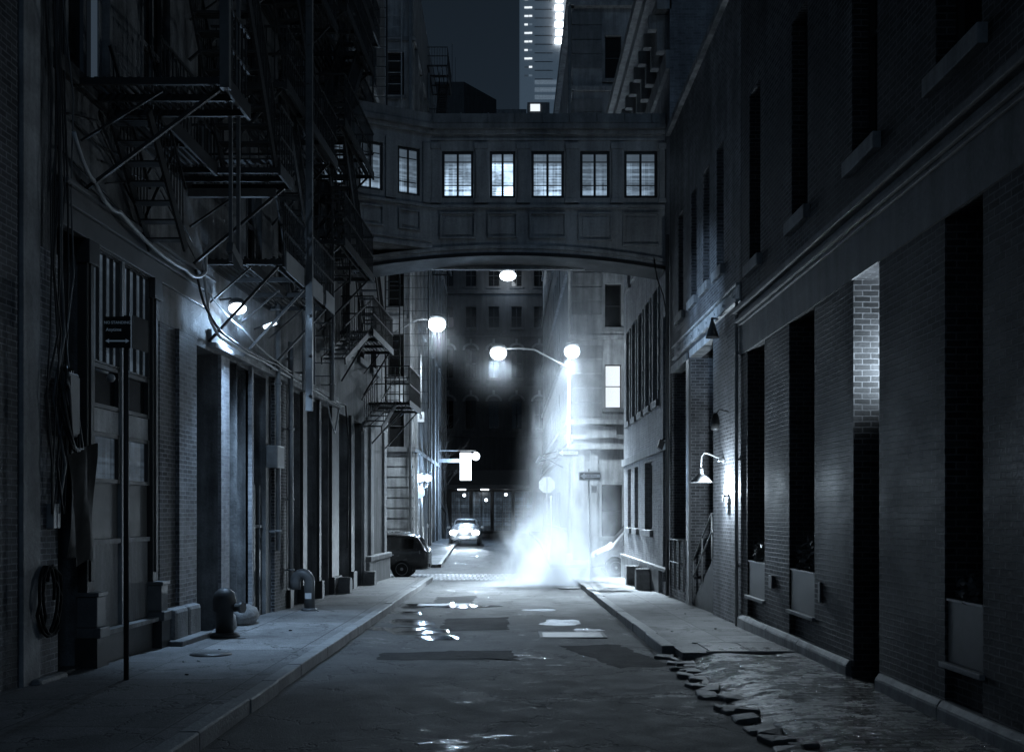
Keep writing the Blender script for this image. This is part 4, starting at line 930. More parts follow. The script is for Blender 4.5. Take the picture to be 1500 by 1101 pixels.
for h in hS: window(SA, LA, *h[:4], .18, M['wood_dark'], M['glass'], 1, 2, .08, M['stone'])
z = .3
while z < 5:
    mb = MB(); mb.fbox(FA,-14,-4.46,-.02,.05,z,z+.42); mb.build('rusticated_course', M['stone_pale'], LA); z += .5
for z in (5.0,11.4,18.2,24.8):
    mb = MB(); mb.fbox(FA,-14,-4.4,-.05,.12,z,z+.2); mb.fbox(SA,49.4,76,-.05,.12,z,z+.2); mb.build('string_course', M['stone'], LA)
for k in range(9):
    mb = MB(); mb.fbox(SA,50.2+3*k,50.6+3*k,-.05,.14,0,24.7); mb.build('pilaster', M['stone'], LA)
FEA = thing('fire_escape', 'fire escape silhouetted against the night sky above the bridge', 'fire escape', (-4.4,60,7))
LEFT_ = LEFT; LEFT = lambda u,d,z: Vector((-4.5+d,u,z))
for z in (16.5,20.2,23.9,27.4): balcony(FEA, 58,62,1.15,z,rail=1.0,pitch=.25)
for z in (16.5,20.2,23.9): stairs(FEA, 58.3,z, 61.5,z+3.7,.5,1.0)
LEFT = LEFT_
FEB = thing('wall_ladder', 'pale runged escape ladder on the stone building above the bridge roof', 'ladder', (-5.5,49.4,18))
LEFT = lambda u,d,z: Vector((u,49.5-.15-d,z)); ladder(FEB,-5.45,.1,17.5,27,.8,'u','galv',.03,.55); LEFT = LEFT_
for px, lab in ((601,'pale downpipe at the corner of the stone building'),(628,'pale pipe up the side wall of the stone building')):
    D = 49.3 if px == 601 else 4.42*F0/(742-px)
    x = (px-742)/F0*D; mb = MB(); mb.tube([(x,D,.2),(x,D,27)],.07,8); tag(mb.build('downpipe', M['pipe_grey']), lab, 'pipe')
# ------------------------------------------------------------------ across the crossing: right block
RA = thing('corner_store_building', 'tall stone building across the crossing with one bright white window behind the steam', 'building', (8,50,-.4))
SB = face_fn((3.2,0),(0,1),(-1,0))
hA = [(4.75,5.55,z,z+2.1,.25) for z in (7.1,11,15,19,23)]+[(6.6,7.4,z,z+2.1,.25) for z in (7.1,11,15,19,23)]+[(4.6,5.6,.9,3.4,.3),(6.4,7.6,.9,3.4,.3)]
mb = MB(); facade(mb, FA, 3.203, 14, -1, 29.5, hA, body=12)
hS = [(51+2.6*k,52.3+2.6*k,z,z+2.1,.2) for k in range(14) for z in (1.2,7.1,11,15,19,23)]
facade(mb, SB, 49.5, 90, -1, 29.5, hS, body=0); mb.build('wall', M['stone_pale'], RA)
for i,h in enumerate(hA): window(FA, RA, *h[:4], .23, M['wood_dark'], M['win_white'] if i == 0 else M['glass'], 1, 2, .1, M['stone'], fw=.05)
for h in hS: window(SB, RA, *h[:4], .18, M['wood_dark'], M['glass'], 1, 2, .08, M['stone'])
for z,d in ((5.1,.25),(5.6,.12),(6.3,.35),(10.4,.12),(14.4,.15),(18.4,.12),(22.4,.12),(26.4,.3)):
    mb = MB(); mb.fbox(FA,3.1,14,-.05,d,z,z+.22); mb.fbox(SB,49.4-d,90,-.05,d,z,z+.215); mb.build('string_course', M['stone_pale'], RA)
zc_ = 6.7
while zc_ < 27:
    mb = MB(); mb.fbox(FA,3.15,4.6,-.02,.045,zc_,zc_+.62)
    if not any(abs(zc_-q_) < .7 for q_ in (10.4,14.4,18.4,22.4,26.4)): mb.fbox(SB,49.4,50.3,-.02,.045,zc_,zc_+.615); mb.build('quoin_course', M['stone'], RA)
    else: mb.bm.free()
    zc_ += .7
for a,b in ((3.25,3.75),(4.05,4.4),(5.8,6.2)):
    mb = MB(); mb.fbox(FA,a,b,-.05,.12,-.5,5.05); mb.build('pilaster', M['stone_pale'], RA)
mb = MB(); mb.fbox(FA,3.85,5.3,.125,.16,5.66,6.2); mb.build('sign_band', M['stone_pale'], RA)
mb = MB(); mb.tube([(3.02,49.2,4.5),(3.02,49.2,28)],.07,8); tag(mb.build('downpipe', M['pipe_grey']), 'pale downpipe at the corner of the building with the bright window', 'pipe')
t_ = thing('awning_frame', 'folded iron awning bracket projecting from the far wall above the stop sign', 'awning', (3,62,5.2))
mb = MB(); mb.bar((3.2,58,5.6),(1.9,58,5.3),.07); mb.bar((3.2,66,5.6),(1.9,66,5.3),.07); mb.bar((1.9,58,5.3),(1.9,66,5.3),.07); mb.bar((3.2,58,4.6),(1.95,58,5.28),.05); mb.build('frame', M['iron'], t_)
# ------------------------------------------------------------------ end of the street
FB = FRONT(92)
EB = thing('end_building', 'dark building closing the far end of the street with hooded arched windows and shopfront', 'building', (0,92,.2))
aw_ = [(-3.2+2.05*k-.5,-3.2+2.05*k+.5,z,z+2.6,.3) for k in range(-2,6) for z in (9.6,14.2)]
upw = [(-3.2+2.05*k-.5,-3.2+2.05*k+.5,18.7,20.6,.3) for k in range(-2,6)]+[(-3.2+2.05*k-.5,-3.2+2.05*k+.5,22.4,24.4,.3) for k in range(-2,6)]
mb = MB(); facade(mb, FB, -14, 14, -1, 31, aw_+upw+[(-5+1.9*k,-3.3+1.9*k,.4,4.0,.3) for k in range(6)], body=10); mb.build('wall', M['stone_dark'], EB)
for h in aw_+upw: window(FB, EB, *h[:4], .25, M['wood_dark'], M['win_white'] if (h[2]==18.7 and .4 < h[0] < .5) else M['glass'], 2, 2, .12, M['stone_dark'])
for h in aw_:
    c = (h[0]+h[1])/2; mb = MB(); n = 10
    for k in range(n):
        a0,a1 = math.pi*k/n, math.pi*(k+1)/n; mb.hexa([FB(c+r_*math.cos(a),d,h[3]-.1+r_*.8*math.sin(a)) for d in (.002,.2) for r_,a in ((.55,a0),(.75,a0),(.75,a1),(.55,a1))])
    mb.fbox(FB,c-.1,c+.1,.0,.28,h[3]+.5,h[3]+.85); mb.build('window_hood', M['stone'], EB)
for k in range(6): window(FB, EB, -5+1.9*k,-3.3+1.9*k,.4,4.0,.28,M['wood_dark'],M['shop'],2,2)
for z in (4.3,8.9,13.4,17.9,21.7,26): mb = MB(); mb.fbox(FB,-14,14,-.05,.2,z,z+.25); mb.build('string_course', M['stone_dark'], EB)
t_ = thing('shop_canopy', 'wide dark canopy over the lit shopfront at the end of the street', 'canopy', (-1.7,90,4))
mb = MB(); mb.hexa([(-5.3,89,4.15),(2,89,4.15),(2,91.9,4.15),(-5.3,91.9,4.15),(-5.3,89,4.5),(2,89,4.5),(2,91.9,5.9),(-5.3,91.9,5.9)]); mb.build('cover', M['iron_grey'], t_)
for i,x in enumerate((-3.9,-1.9)):
    mb = MB(); mb.box(x-.35,x+.35,89.2,89.5,4.05,4.147); mb.build('soffit_light', M['glow_soft'], t_)
for i,(px,py) in enumerate(((680,725),(712,732),(741,724))):
    p = at(px,py,91.2); mb = MB(); mb.ball(p,.14,2); tag(mb.build('globe_lamp', M['bulb_far']), ('tiny lit globe under the canopy behind the hanging sign','smallest lit globe in the middle of the far shopfront','tiny lit globe at the steam side of the far shopfront')[i], 'globe lamp')
t_ = thing('flood_lamp', 'lit flood lamp on a horizontal bar high under the bridge arch', 'street lamp', (.1,91,23))
p = at(744,404,90.4); mb = MB(); mb.ball(p,.6,3,(1.2,1,.75)); mb.build('bulb', M['bulb'], t_)
mb = MB(); mb.box(p.x-1.6,p.x+.6,90.3,90.6,p.z+.48,p.z+.66); mb.build('housing', M['galv'], t_); mb = MB(); mb.box(p.x-.1,p.x+.1,90.6,92.1,p.z+.5,p.z+.7); mb.build('bracket', M['iron'], t_)
# ------------------------------------------------------------------ skyline above the bridge
t_ = thing('office_block', 'low dark office block on the skyline beside the silhouetted fire escape', 'building', (-5,155,0))
mb = MB(); mb.prism([(-12,150,0),(-6.2,150,0),(-1.55,156.5,0),(-8,170,0),(-12,170,0)],(0,0,65.2)); mb.build('wall', M['stone_dark'], t_)
for k in range(5):
    mb = MB(); x = -8.4+k*.5; mb.box(x,x+.36,149.9,149.99,59.2+.1*k,59.7+.1*k); mb.build('window', M['win_white'], t_)
mb = MB(); mb.bar((-8,150.5,65.2),(-8,150.5,71),.1); mb.bar((-7.5,150.5,65.2),(-7.5,150.5,69),.06); mb.build('mast', M['iron_grey'], t_)
t_ = thing('pale_low_block', 'low pale glowing block on the skyline just above the bridge roof', 'building', (-.5,190,0))
mb = MB(); mb.box(-3.8,3.6,190,200,0,76.5); mb.build('wall', M['glow_dim'], t_); mb = MB(); mb.box(-3.9,3.7,189.8,190,75.9,76.9); mb.build('parapet', M['stone'], t_)  # the whole wall glows by emission instead of being lit
TW = thing('skyscraper', 'tall pale tower with small lit slits and a string of bright lights', 'tower', (15,405,0))
TF = FRONT(400)
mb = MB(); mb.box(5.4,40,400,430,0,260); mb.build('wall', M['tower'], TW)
for k in range(14):
    z = 2+(752-111+12.45*k)*400/F0-.0; mb = MB(); mb.box(7.0,8.3+.3*(k%3),399.8,399.98,z-.35,z+.3); mb.build('slit_window', M['win_white'] if k > 1 else M['glow_dim'], TW); mb = MB(); mb.box(8.8,10.0,399.8,399.98,z-.3,z+.35); mb.build('slit_window', M['win_white'] if k % 3 else M['pane_mid'], TW)
for k in range(8):
    z = 2+(752-62+12.2*k)*400/F0; mb = MB(); mb.box(18.9+.3*(k%2),22.0,398.6,399.4,z-.95,z+.95); mb.build('facade_light', M['bulb_far'], TW)
for k in range(3):
    z = 2+(752-142+11*k)*400/F0; mb = MB(); mb.box(11,19.5,399.7,399.95,z-1.0,z+.6); mb.build('window_band', M['pane_mid'], TW)
for k in range(26): mb = MB(); mb.box(11,18,399.85,399.97,168+3.4*k,168.3+3.4*k); mb.build('floor_line', M['stone'], TW)
mb = MB(); p = at(785,155,300); mb.box(p.x-2.5,p.x+4,300,304,0,p.z+1); mb.build('wall', M['stone'], t2 := thing('roof_hut', 'small lit rooftop hut at the foot of the tower', 'building', (p.x,300,0)))
mb = MB(); mb.box(p.x-1.6,p.x+1.2,299.8,299.98,p.z-1.6,p.z+.4); mb.build('window', M['win_white'], t2)

# ------------------------------------------------------------------ street lamps and signs
def lamp_head(root, p, r=.3):
    mb = MB(); mb.ball(p, r, 3, (1,1,.85)); mb.build('globe', M['bulb'], root)
    mb = MB(); mb.lathe([(r*.3,r*1.15),(r*.8,r*.95),(r*1.0,r*.5),(r*.7,r*.72)],p,n=18); mb.build('hood', M['iron_grey'], root)
PY = 47.7
s1 = thing('street_lamp', 'twin headed street lamp on a tall pale pole with the one way sign', 'street lamp', (2.9,PY,g(PY)))
zt1, zt2 = Zr(517,PY), Zr(515,PY); x1 = (730-742)/F0*PY; x2 = (838-742)/F0*PY
mb = MB(); mb.tube([(2.9,PY,g(PY)),(2.9,PY,3),(2.9,PY,zt2-.3)],[.1,.085,.06],12); mb.lathe([(.2,0),(.18,.5),(.12,.6)],(2.9,PY,g(PY)),n=12); mb.build('pole', M['galv'], s1)
mb = MB(); mb.tube([(2.9,PY,zt2-.75),(2.2,PY,zt2-.4),(1.3,PY,zt1+.16),(.6,PY,zt1+.22),(x1+.1,PY,zt1+.2)],.04,8); mb.tube([(2.9,PY,zt2-.35),(x2,PY,zt2+.25)],.04,8); mb.build('arm', M['galv'], s1)
lamp_head(s1,(x1,PY,zt1),.38); lamp_head(s1,(x2,PY,zt2),.36)
s2 = thing('street_lamp', 'street lamp on a long thin arm in front of the banded stone building', 'street lamp', (-5.9,48.6,g(48.6)))
PY2 = 48.3; p2 = Vector(((640-742)/F0*PY2,PY2,Zr(475,PY2)))
mb = MB(); mb.tube([(-5.9,48.6,g(48.6)),(-5.9,48.6,p2.z-.3)],[.1,.06],10); mb.build('pole', M['galv'], s2)
mb = MB(); mb.tube([(-5.9,48.6,p2.z-.7),(-5.0,48.5,p2.z-.15),(-4.2,48.4,p2.z+.25),p2+Vector((0,0,.25))],.035,8); mb.build('arm', M['galv'], s2)
lamp_head(s2,p2,.42)
s3 = thing('post_lamp', 'short twin lantern post on the far sidewalk by the stone building', 'street lamp', (-4.15,52,g(52)+.13))
pz = Zr(700,52); mb = MB(); mb.tube([(-4.3,52,g(52)),(-4.3,52,pz-.3)],.06,10); mb.tube([(-4.3,52,pz-.6),(-4.05,52,pz-.45),(-4.0,52,pz-.3)],.03,8); mb.build('post', M['galv'], s3)
for x in (-4.38,-4.0): lamp_head(s3,(x,52,pz),.2)
mb = MB(); mb.lathe([(.3,0),(.3,.02)],(-4.42,51.6,pz-.75),(0,-1,0),24); ss = thing('round_sign', 'bare back of a round sign on a post below the twin lanterns', 'sign', (-4.42,51.7,g(52)))
mb.build('plate', M['sign_back'], ss); mb = MB(); mb.tube([(-4.42,51.66,g(52)),(-4.42,51.66,pz-.4)],.03,8); mb.build('post', M['galv'], ss)
s4 = thing('hanging_sign', 'white lit box sign with a globe hung out over the far street', 'lit sign', (-2.6,66,5))
a_, b_ = at(674,663,66), at(690,703,66); mb = MB(); mb.box(a_.x,b_.x,65.9,66.2,b_.z,a_.z); mb.build('panel', M['bulb_far'], s4)
p = at(697,668,66); mb = MB(); mb.ball(p,.26,3); mb.build('globe', M['bulb'], s4)
mb = MB(); mb.bar((-4.5,66.05,a_.z-.5),(a_.x-.003,66.05,a_.z-.5),.08,.25); mb.bar((-4.5,66.3,a_.z+.15),(p.x,66.3,a_.z+.15),.06); mb.bar((p.x,66.3,a_.z+.15),(p.x,66.05,p.z),.04); mb.build('bracket', M['galv'], s4)
def one_way(root, x, y, z, w, h, face, ink, name='sign_plate', yaw=0):
    y0 = y; mb = MB(); mb.box(x-w/2,x+w/2,y0,y0+.02,z-h/2,z+h/2); pl = mb.build(name, M[face], root)
    mb = MB(); hw, hh = w*.44, h*.36
    mb.prism([(x-hw,y0-.004,z),(x-hw*.55,y0-.004,z+hh),(x-hw*.55,y0-.004,z+hh*.52),(x+hw,y0-.004,z+hh*.52),(x+hw,y0-.004,z-hh*.52),(x-hw*.55,y0-.004,z-hh*.52),(x-hw*.55,y0-.004,z-hh)],(0,.003,0)); mb.build('arrow', M[ink], pl)
    mb = MB()
    for a,b,c,d in ((x-w*.48,x+w*.48,z+h*.43,z+h*.46),(x-w*.48,x+w*.48,z-h*.46,z-h*.43),(x-w*.48,x-w*.47,z-h*.43,z+h*.43),(x+w*.47,x+w*.48,z-h*.43,z+h*.43)): mb.box(a,b,y0-.004,y0-.001,c,d)
    mb.build('border', M[ink], pl)
    text('ONE WAY', h*.3, (x+w*.06,y0-.006,z), (R(90),0,0), face, pl)
p = at(832.5,663,PY-.15); one_way(s1, p.x, PY-.15, p.z, 1.04, .4, 'sign_black','sign_white')
sp2 = thing('one_way_post', 'thin sign post with a one way plate fading in the steam near the white van', 'sign post', (3.0,36.6,g(36.6)+.14))
mb = MB(); mb.tube([(3.0,36.6,g(36.6)),(2.93,36.6,3.6)],.03,8); mb.build('post', M['galv'], sp2); one_way(sp2,2.98,36.5,Zr(697,36.5),.8,.3,'sign_black','sign_grey')
mb = MB(); mb.box(3.02,3.22,36.5,36.52,2.75,3.0); mb.build('small_plate', M['sign_back'], sp2)
st_ = thing('stop_sign_back', 'octagonal sign seen from its bare metal back at the crossing', 'stop sign', (1.97,50,g(50)+.13))
zc = Zr(710,50); mb = MB(); mb.prism([(1.97+.42*math.cos(R(22.5+45*k)),50,zc+.42*math.sin(R(22.5+45*k))) for k in range(8)],(0,.02,0)); mb.build('plate', M['sign_back'], st_)
mb = MB(); mb.box(1.94,2.0,49.93,49.99,g(50),zc+.4); mb.build('post', M['galv'], st_)
mb = MB(); mb.tube([(2.2,50.6,g(50)),(2.2,50.6,2.9)],.04,8); tag(mb.build('bollard_post', M['galv']), 'plain pale post just beside the octagonal sign', 'post')
p = at(612,610,46); sg = thing('small_wall_sign', 'tiny pale sign with a dark symbol on the corner pipe above the twin lanterns', 'sign', p)
p = at(617,611,49.2); mb = MB(); mb.box(p.x-.16,p.x+.16,49.0,49.02,p.z-.24,p.z+.24); sg.location = p; ORG[sg.name] = p; mb.build('plate', M['sign_white'], sg); mb = MB(); mb.tube([(p.x,49.06,p.z-.4),(p.x,49.06,p.z+3)],.03,6); mb.build('pipe', M['pipe_grey'], sg)
text('8',.3,(p.x,48.995,p.z),(R(90),0,0),'sign_black',sg)

# ------------------------------------------------------------------ vehicles
def wheel(root, x, y, r, side):
    mb = MB(); w = .22; mb.lathe([(r*.62,-w/2),(r*.9,-w/2),(r,-w/2+.04),(r,w/2-.04),(r*.9,w/2),(r*.62,w/2)],(x,y,r),(0,side,0),28); wh = mb.build('wheel', M['rubber'], root, local=True)
    mb = MB(); mb.lathe([(r*.66,w/2-.01),(r*.64,w/2+.012),(r*.57,w/2-.02),(r*.5,w/2-.06),(.02,w/2-.06)],(x,y,r),(0,side,0),28)
    for k in range(10):
        a = 2*math.pi*k/10; c,s_ = math.cos(a), math.sin(a)
        mb.bar((x+c*.05,y+side*(w/2-.03),r+s_*.05),(x+c*r*.6,y+side*(w/2-.02),r+s_*r*.6),.045,.03,(0,1,0))
    mb.lathe([(.07,w/2-.05),(.06,w/2),(.01,w/2+.005)],(x,y,r),(0,side,0),14); mb.build('rim', M['pipe_grey'], wh, local=True)
def car(root, st, body, glass='glass', wheels=((1.35,.35),(-1.35,.35)), cabin=None, W=.92):
    """st: stations (x, bottom, belt, roof, belt half width, roof half width)"""
    mb = MB(); rings = []
    for x,zb,zl,zr_,w,wr in st:
        half = [(w*.8,zb),(w*.97,zb+.16),(w,(zb+zl)/2+.05),(w*.985,zl-.03),(w*.95,zl+.02),(wr,zr_-.07),(wr*.82,zr_),(wr*.4,zr_+.02)]
        ring = [mb.bm.verts.new((x,y,z)) for y,z in half]+[mb.bm.verts.new((x,-y,z)) for y,z in half[::-1]]; rings.append(ring)
    n = len(rings[0])
    for A,B in zip(rings,rings[1:]):
        for k in range(n): mb.bm.faces.new((A[k],A[(k+1)%n],B[(k+1)%n],B[k])).smooth = True
    mb.bm.faces.new(rings[0][::-1]); mb.bm.faces.new(rings[-1])
    o = mb.build('body', M[body], root, local=True); s = o.modifiers.new('s','SUBSURF'); s.levels = s.render_levels = 2
    o.data.polygons.foreach_set('use_smooth',[True]*len(o.data.polygons))
    side = lambda x,t,s_,off=.02: None
    def lerp_st(x):
        for a,b in zip(st,st[1:]):
            lo,hi = (a,b) if a[0]<b[0] else (b,a)
            if lo[0] <= x <= hi[0]: q_ = (x-lo[0])/(hi[0]-lo[0]); return [lo[i]+(hi[i]-lo[i])*q_ for i in range(6)]
        return list(st[0])
    def sidepane(x0,x1,nm='side_window',a=.1,b=.86):
        for s_ in (1,-1):
            mb = MB(); P = [lerp_st(x0+(x1-x0)*k/6) for k in range(7)]; lo = [];hi = []
            for c in P:
                f = lambda t_: Vector((c[0], s_*(c[4]*.95+(c[5]-c[4]*.95)*t_+.006), (c[2]+.02)+(c[3]-.07-c[2]-.02)*t_)); lo.append(f(a)); hi.append(f(b))
            for k in range(6): mb.face([lo[k],lo[k+1],hi[k+1],hi[k]]).smooth = True
            mb.build(nm, M[glass], root, local=True)
    def screen(i,j,nm,t0=.12,t1=.9,off=.015):
        a,b = st[i],st[j]; mb = MB(); P = []
        for q_ in (t0,t1):
            c = [a[k]+(b[k]-a[k])*q_ for k in range(6)]; P.append([(c[0],y*c[5]*.86,c[3]+off+(.018 if abs(y)<.5 else 0)) for y in (-1,-.4,.4,1)])
        for k in range(3): mb.face([P[0][k],P[0][k+1],P[1][k+1],P[1][k]]).smooth = True
        mb.build(nm, M[glass], root, local=True)
    for x,r in wheels:
        for s_ in (1,-1):
            mb = MB(); mb.lathe([(r*1.16,-.12),(r*1.16,.005),(r*1.08,.012)],(x,s_*(W-.02),r+.02),(0,s_,0),28); mb.build('wheel_arch', M['rubber'], root, local=True); wheel(root,x,s_*(W-.085),r,s_)
    return sidepane, screen
suv_st = [(-2.34,.4,.9,.95,.82,.68),(-2.32,.31,1.02,1.06,.9,.74),(-2.2,.29,1.08,1.22,.93,.75),(-1.95,.28,1.09,1.58,.945,.72),(-1.8,.28,1.08,1.67,.945,.71),(-1.2,.28,1.06,1.72,.945,.71),(-.2,.27,1.03,1.71,.94,.7),(.5,.27,1.0,1.64,.94,.68),(.85,.27,.99,1.42,.94,.7),(1.2,.27,.98,1.08,.93,.78),(1.9,.28,.9,.97,.9,.72),(2.2,.34,.75,.82,.8,.62),(2.3,.42,.6,.66,.65,.5)]
suv = thing('parked_car', 'black estate car parked across the crossing with its rear beyond the brick plinth', 'car', (-5.36,40.6,g(40)), rz=math.pi)
sidep, scr = car(suv, suv_st, 'paint_black', wheels=((-1.3,.36),(1.45,.36)))
sidep(-1.75,-.85); sidep(-.78,.1); sidep(.16,.8); scr(2,3,'rear_window'); scr(9,7,'windscreen')
for s_ in (1,-1):
    mb = MB(); mb.hexa([(-2.2,s_*.62,.95),(-1.98,s_*.935,.95),(-2.0,s_*.945,.95),(-2.25,s_*.66,.95),(-2.18,s_*.62,1.1),(-1.96,s_*.93,1.08),(-1.98,s_*.94,1.08),(-2.22,s_*.66,1.1)]); mb.build('tail_light', M['glass_dusty'], suv, local=True)
    mb = MB(); mb.tube([(-1.5,s_*.66,1.73),(-1.3,s_*.66,1.77),(.2,s_*.66,1.77),(.4,s_*.66,1.72)],.018,6); mb.build('roof_rail', M['chrome'], suv, local=True)
    for x in (-.9,.02): mb = MB(); mb.box(x-.09,x+.09,s_*.95-.012,s_*.95+.012,.9,.93); mb.build('door_handle', M['chrome'], suv, local=True)
mb = MB(); mb.box(-2.36,-2.28,-.5,.5,.42,.56); mb.build('bumper', M['rubber'], suv, bevel=.02, local=True)
fcar_st = [(-2.2,.35,.8,.9,.78,.6),(-2.0,.3,.98,1.15,.86,.68),(-1.5,.28,1.0,1.5,.9,.68),(-.5,.26,.97,1.56,.9,.68),(.2,.26,.95,1.5,.9,.67),(.75,.26,.95,1.08,.9,.74),(1.6,.28,.9,.98,.88,.74),(2.1,.32,.78,.84,.82,.66),(2.22,.38,.6,.66,.74,.55)]
fc = thing('oncoming_car', 'pale car facing the camera with both headlights blazing', 'car', (-2.48,62.5,g(62.5)), rz=-math.pi/2)
sidep, scr = car(fc, fcar_st, 'paint_silver', wheels=((1.4,.34),(-1.35,.34)), W=.9)
sidep(-1.4,-.5); sidep(-.45,.2); scr(5,4,'windscreen'); 
for s_ in (1,-1):
    mb = MB(); mb.ball((2.12,s_*.64,.74),.2,3,(.6,1.25,.85)); mb.build('headlight', M['bulb'], fc, local=True)
    mb = MB(); mb.ball((.72,s_*1.02,1.03),.1,2,(.5,1.1,.8)); mb.build('wing_mirror', M['paint_silver'], fc, local=True)
mb = MB(); mb.box(2.2,2.25,-.42,.42,.55,.75); [mb.box(2.25,2.27,-.42,.42,.57+.05*k,.59+.05*k) for k in range(4)]; mb.build('grille', M['iron'], fc, local=True)
mb = MB(); mb.box(2.27,2.29,-.26,.26,.42,.54); mb.build('number_plate', M['sign_white'], fc, local=True)
mb = MB(); mb.box(2.15,2.26,-.75,.75,.34,.45); mb.build('bumper', M['iron_grey'], fc, bevel=.03, local=True)
van_st = [(-2.6,.4,1.25,2.2,.95,.86),(-2.5,.35,1.25,2.28,.98,.88),(-1,.35,1.25,2.32,.99,.88),(.6,.35,1.22,2.3,.99,.86),(1.05,.35,1.2,2.15,.98,.82),(1.6,.35,1.15,1.5,.97,.82),(1.85,.36,1.1,1.2,.96,.8),(2.4,.38,.95,1.02,.92,.74),(2.62,.42,.7,.78,.82,.6)]
van = thing('parked_van', 'white van with its nose showing past the pale brick corner in the steam', 'van', (5.95,41.2,g(41.2)), rz=math.pi)
sidep, scr = car(van, van_st, 'paint_white', wheels=((1.65,.38),(-1.6,.38)), W=.97)
sidep(.35,1.35); scr(6,4,'windscreen')
for s_ in (1,-1):
    mb = MB(); mb.ball((2.4,s_*.68,.82),.17,3,(.6,1.2,.9)); mb.build('headlight', M['glass_dusty'], van, local=True)
    mb = MB(); mb.box(1.25,1.35,s_*1.14-.1,s_*1.14+.1,1.22,1.5); mb.build('wing_mirror', M['iron'], van, bevel=.03, local=True)
    mb = MB(); mb.lathe([(.07,0),(.06,.02)],(.5,s_*.985,.95),(0,s_,0),14); mb.build('fuel_cap', M['iron'], van, local=True)
mb = MB(); mb.box(2.58,2.68,-.8,.8,.38,.55); mb.build('bumper', M['iron_grey'], van, bevel=.03, local=True)
# rack of bikes / bin shadows far left, bare tree
bt = thing('bare_tree', 'bare winter street tree reaching in front of the dark far building', 'tree', (-4.1,70,.25))
mbt, mbc = MB(), MB(); rt = random.Random(12)
def grow(p, d, L, r, lev):
    pts = [p]; q_ = p
    for k in range(4):
        d = (d+Vector((rt.uniform(-.18,.24),rt.uniform(-.18,.18),rt.uniform(-.05,.12)))).normalized(); q_ = q_+d*L/4; pts.append(q_)
    (mbt if lev == 0 else mbc).tube(pts,[r*(1-.1*k) for k in range(5)],6 if lev<2 else 4,caps=False)
    if lev < 4:
        for k in range(3 if lev else 4): 
            nd = (d+Vector((rt.uniform(-.8,.95),rt.uniform(-.8,.8),rt.uniform(-.1,.6)))).normalized(); grow(pts[rt.randint(2,4)], nd, L*.68, r*.55, lev+1)
grow(Vector((-4.1,70,.2)), Vector((.05,0,1)), 3.6, .13, 0)
mbt.build('trunk', M['bark'], bt); mbc.build('crown', M['bark'], bt)
# small litter and debris on the pavements
for k in range(14):
    px, py = rnd.choice(((rnd.uniform(420,560),rnd.uniform(880,960)),(rnd.uniform(250,400),rnd.uniform(950,995)),(rnd.uniform(960,1060),rnd.uniform(890,930))))
    D = (2-.15)*F0/(py-772); x = (px-742)/F0*D
    if XL(D)+.2 < x < KL-.3 or KR+.3 < x < 4.1:
        mb = MB(); mb.ball((x,D,g(D)+.158),rnd.uniform(.012,.03),1,(1.4,1,.5)); tag(mb.build('litter', M['sign_back'] if k%2 else M['rubber']), 'scrap of litter lying on the pavement', 'litter', 'scraps of litter on the pavements')

# ------------------------------------------------------------------ steam
def plume():
    mb = MB(); prof = [(-.6,3.6,3.4,0,0),(.3,3.8,3.6,0,0),(1.5,3.4,3.6,.1,.6),(3.2,3.0,4.2,.2,2.0),(5.5,2.8,5.6,.3,4.2),(8,2.8,6.6,.35,6.2),(10.5,2.6,6.2,.4,7.6),(12.2,1.2,3,.4,8.2)]
    rings = []
    for z,rx,ry,ox,oy in prof:
        rings.append([mb.bm.verts.new((2.1+ox+rx*math.cos(a),35.2+oy+ry*math.sin(a),z)) for a in [2*math.pi*k/28 for k in range(28)]])
    for A,B in zip(rings,rings[1:]):
        for k in range(28): mb.bm.faces.new((A[k],A[(k+1)%28],B[(k+1)%28],B[k]))
    mb.bm.faces.new(rings[0][::-1]); mb.bm.faces.new(rings[-1])
    t = NT('steam_volume'); tc = t.n('ShaderNodeTexCoord'); sx = t.n('ShaderNodeSeparateXYZ'); t.l(tc.outputs['Object'], sx.inputs[0])
    X,Y,Z = sx.outputs
    # object origin at (1.9,35.2,-.5)
    h = Z
    cx = t.math('MULTIPLY', h, .1); cy = t.math('MULTIPLY', h, t.mapr(h,0,9,.2,.72))
    radx = t.mapr(h,0,3.0,1/3.4,1/2.2); rady = t.mapr(h,0,9,1/3.1,1/6.2)
    dx = t.math('MULTIPLY', t.math('SUBTRACT', X, cx), radx); dy = t.math('MULTIPLY', t.math('SUBTRACT', Y, cy), rady)
    d2 = t.math('SQRT', t.math('ADD', t.math('MULTIPLY',dx,dx), t.math('MULTIPLY',dy,dy)))
    mp = t.n('ShaderNodeMapping'); t.l(tc.outputs['Object'], mp.inputs[0]); mp.inputs['Scale'].default_value = (.62,.5,.4)
    n1 = t.noise(mp.outputs[0], 1.0, 7, .62, 1.0)
    d3 = t.math('ADD', d2, t.math('MULTIPLY', t.math('SUBTRACT', n1, .5), 2.4))
    fall = t.mapr(d3,-.05,1.0,1,0)
    fall = t.math('MULTIPLY', fall, fall)
    edge = t.mapr(d2,.55,1.0,1,0)
    vert = t.math('ADD', t.math('POWER', 2.718, t.math('MULTIPLY', h, -.85)), .085)
    top = t.mapr(h,8,12.5,1,0)
    den = t.math('MULTIPLY', t.math('MULTIPLY', fall, edge), t.math('MULTIPLY', vert, top))
    v = t.n('ShaderNodeVolumePrincipled'); v.inputs['Color'].default_value = (.93,.96,1,1); v.inputs['Anisotropy'].default_value = .2
    t.l(t.math('MULTIPLY', den, STEAM), v.inputs['Density']); t.l(v.outputs[0], t.out.inputs['Volume'])
    o = mb.build('steam', t.m, org=(1.75,35.2,-.5)); tag(o,'white plume of steam rising from the street and glowing in the lamplight','steam',kind='stuff'); return o
STEAM = 1.75
plume()

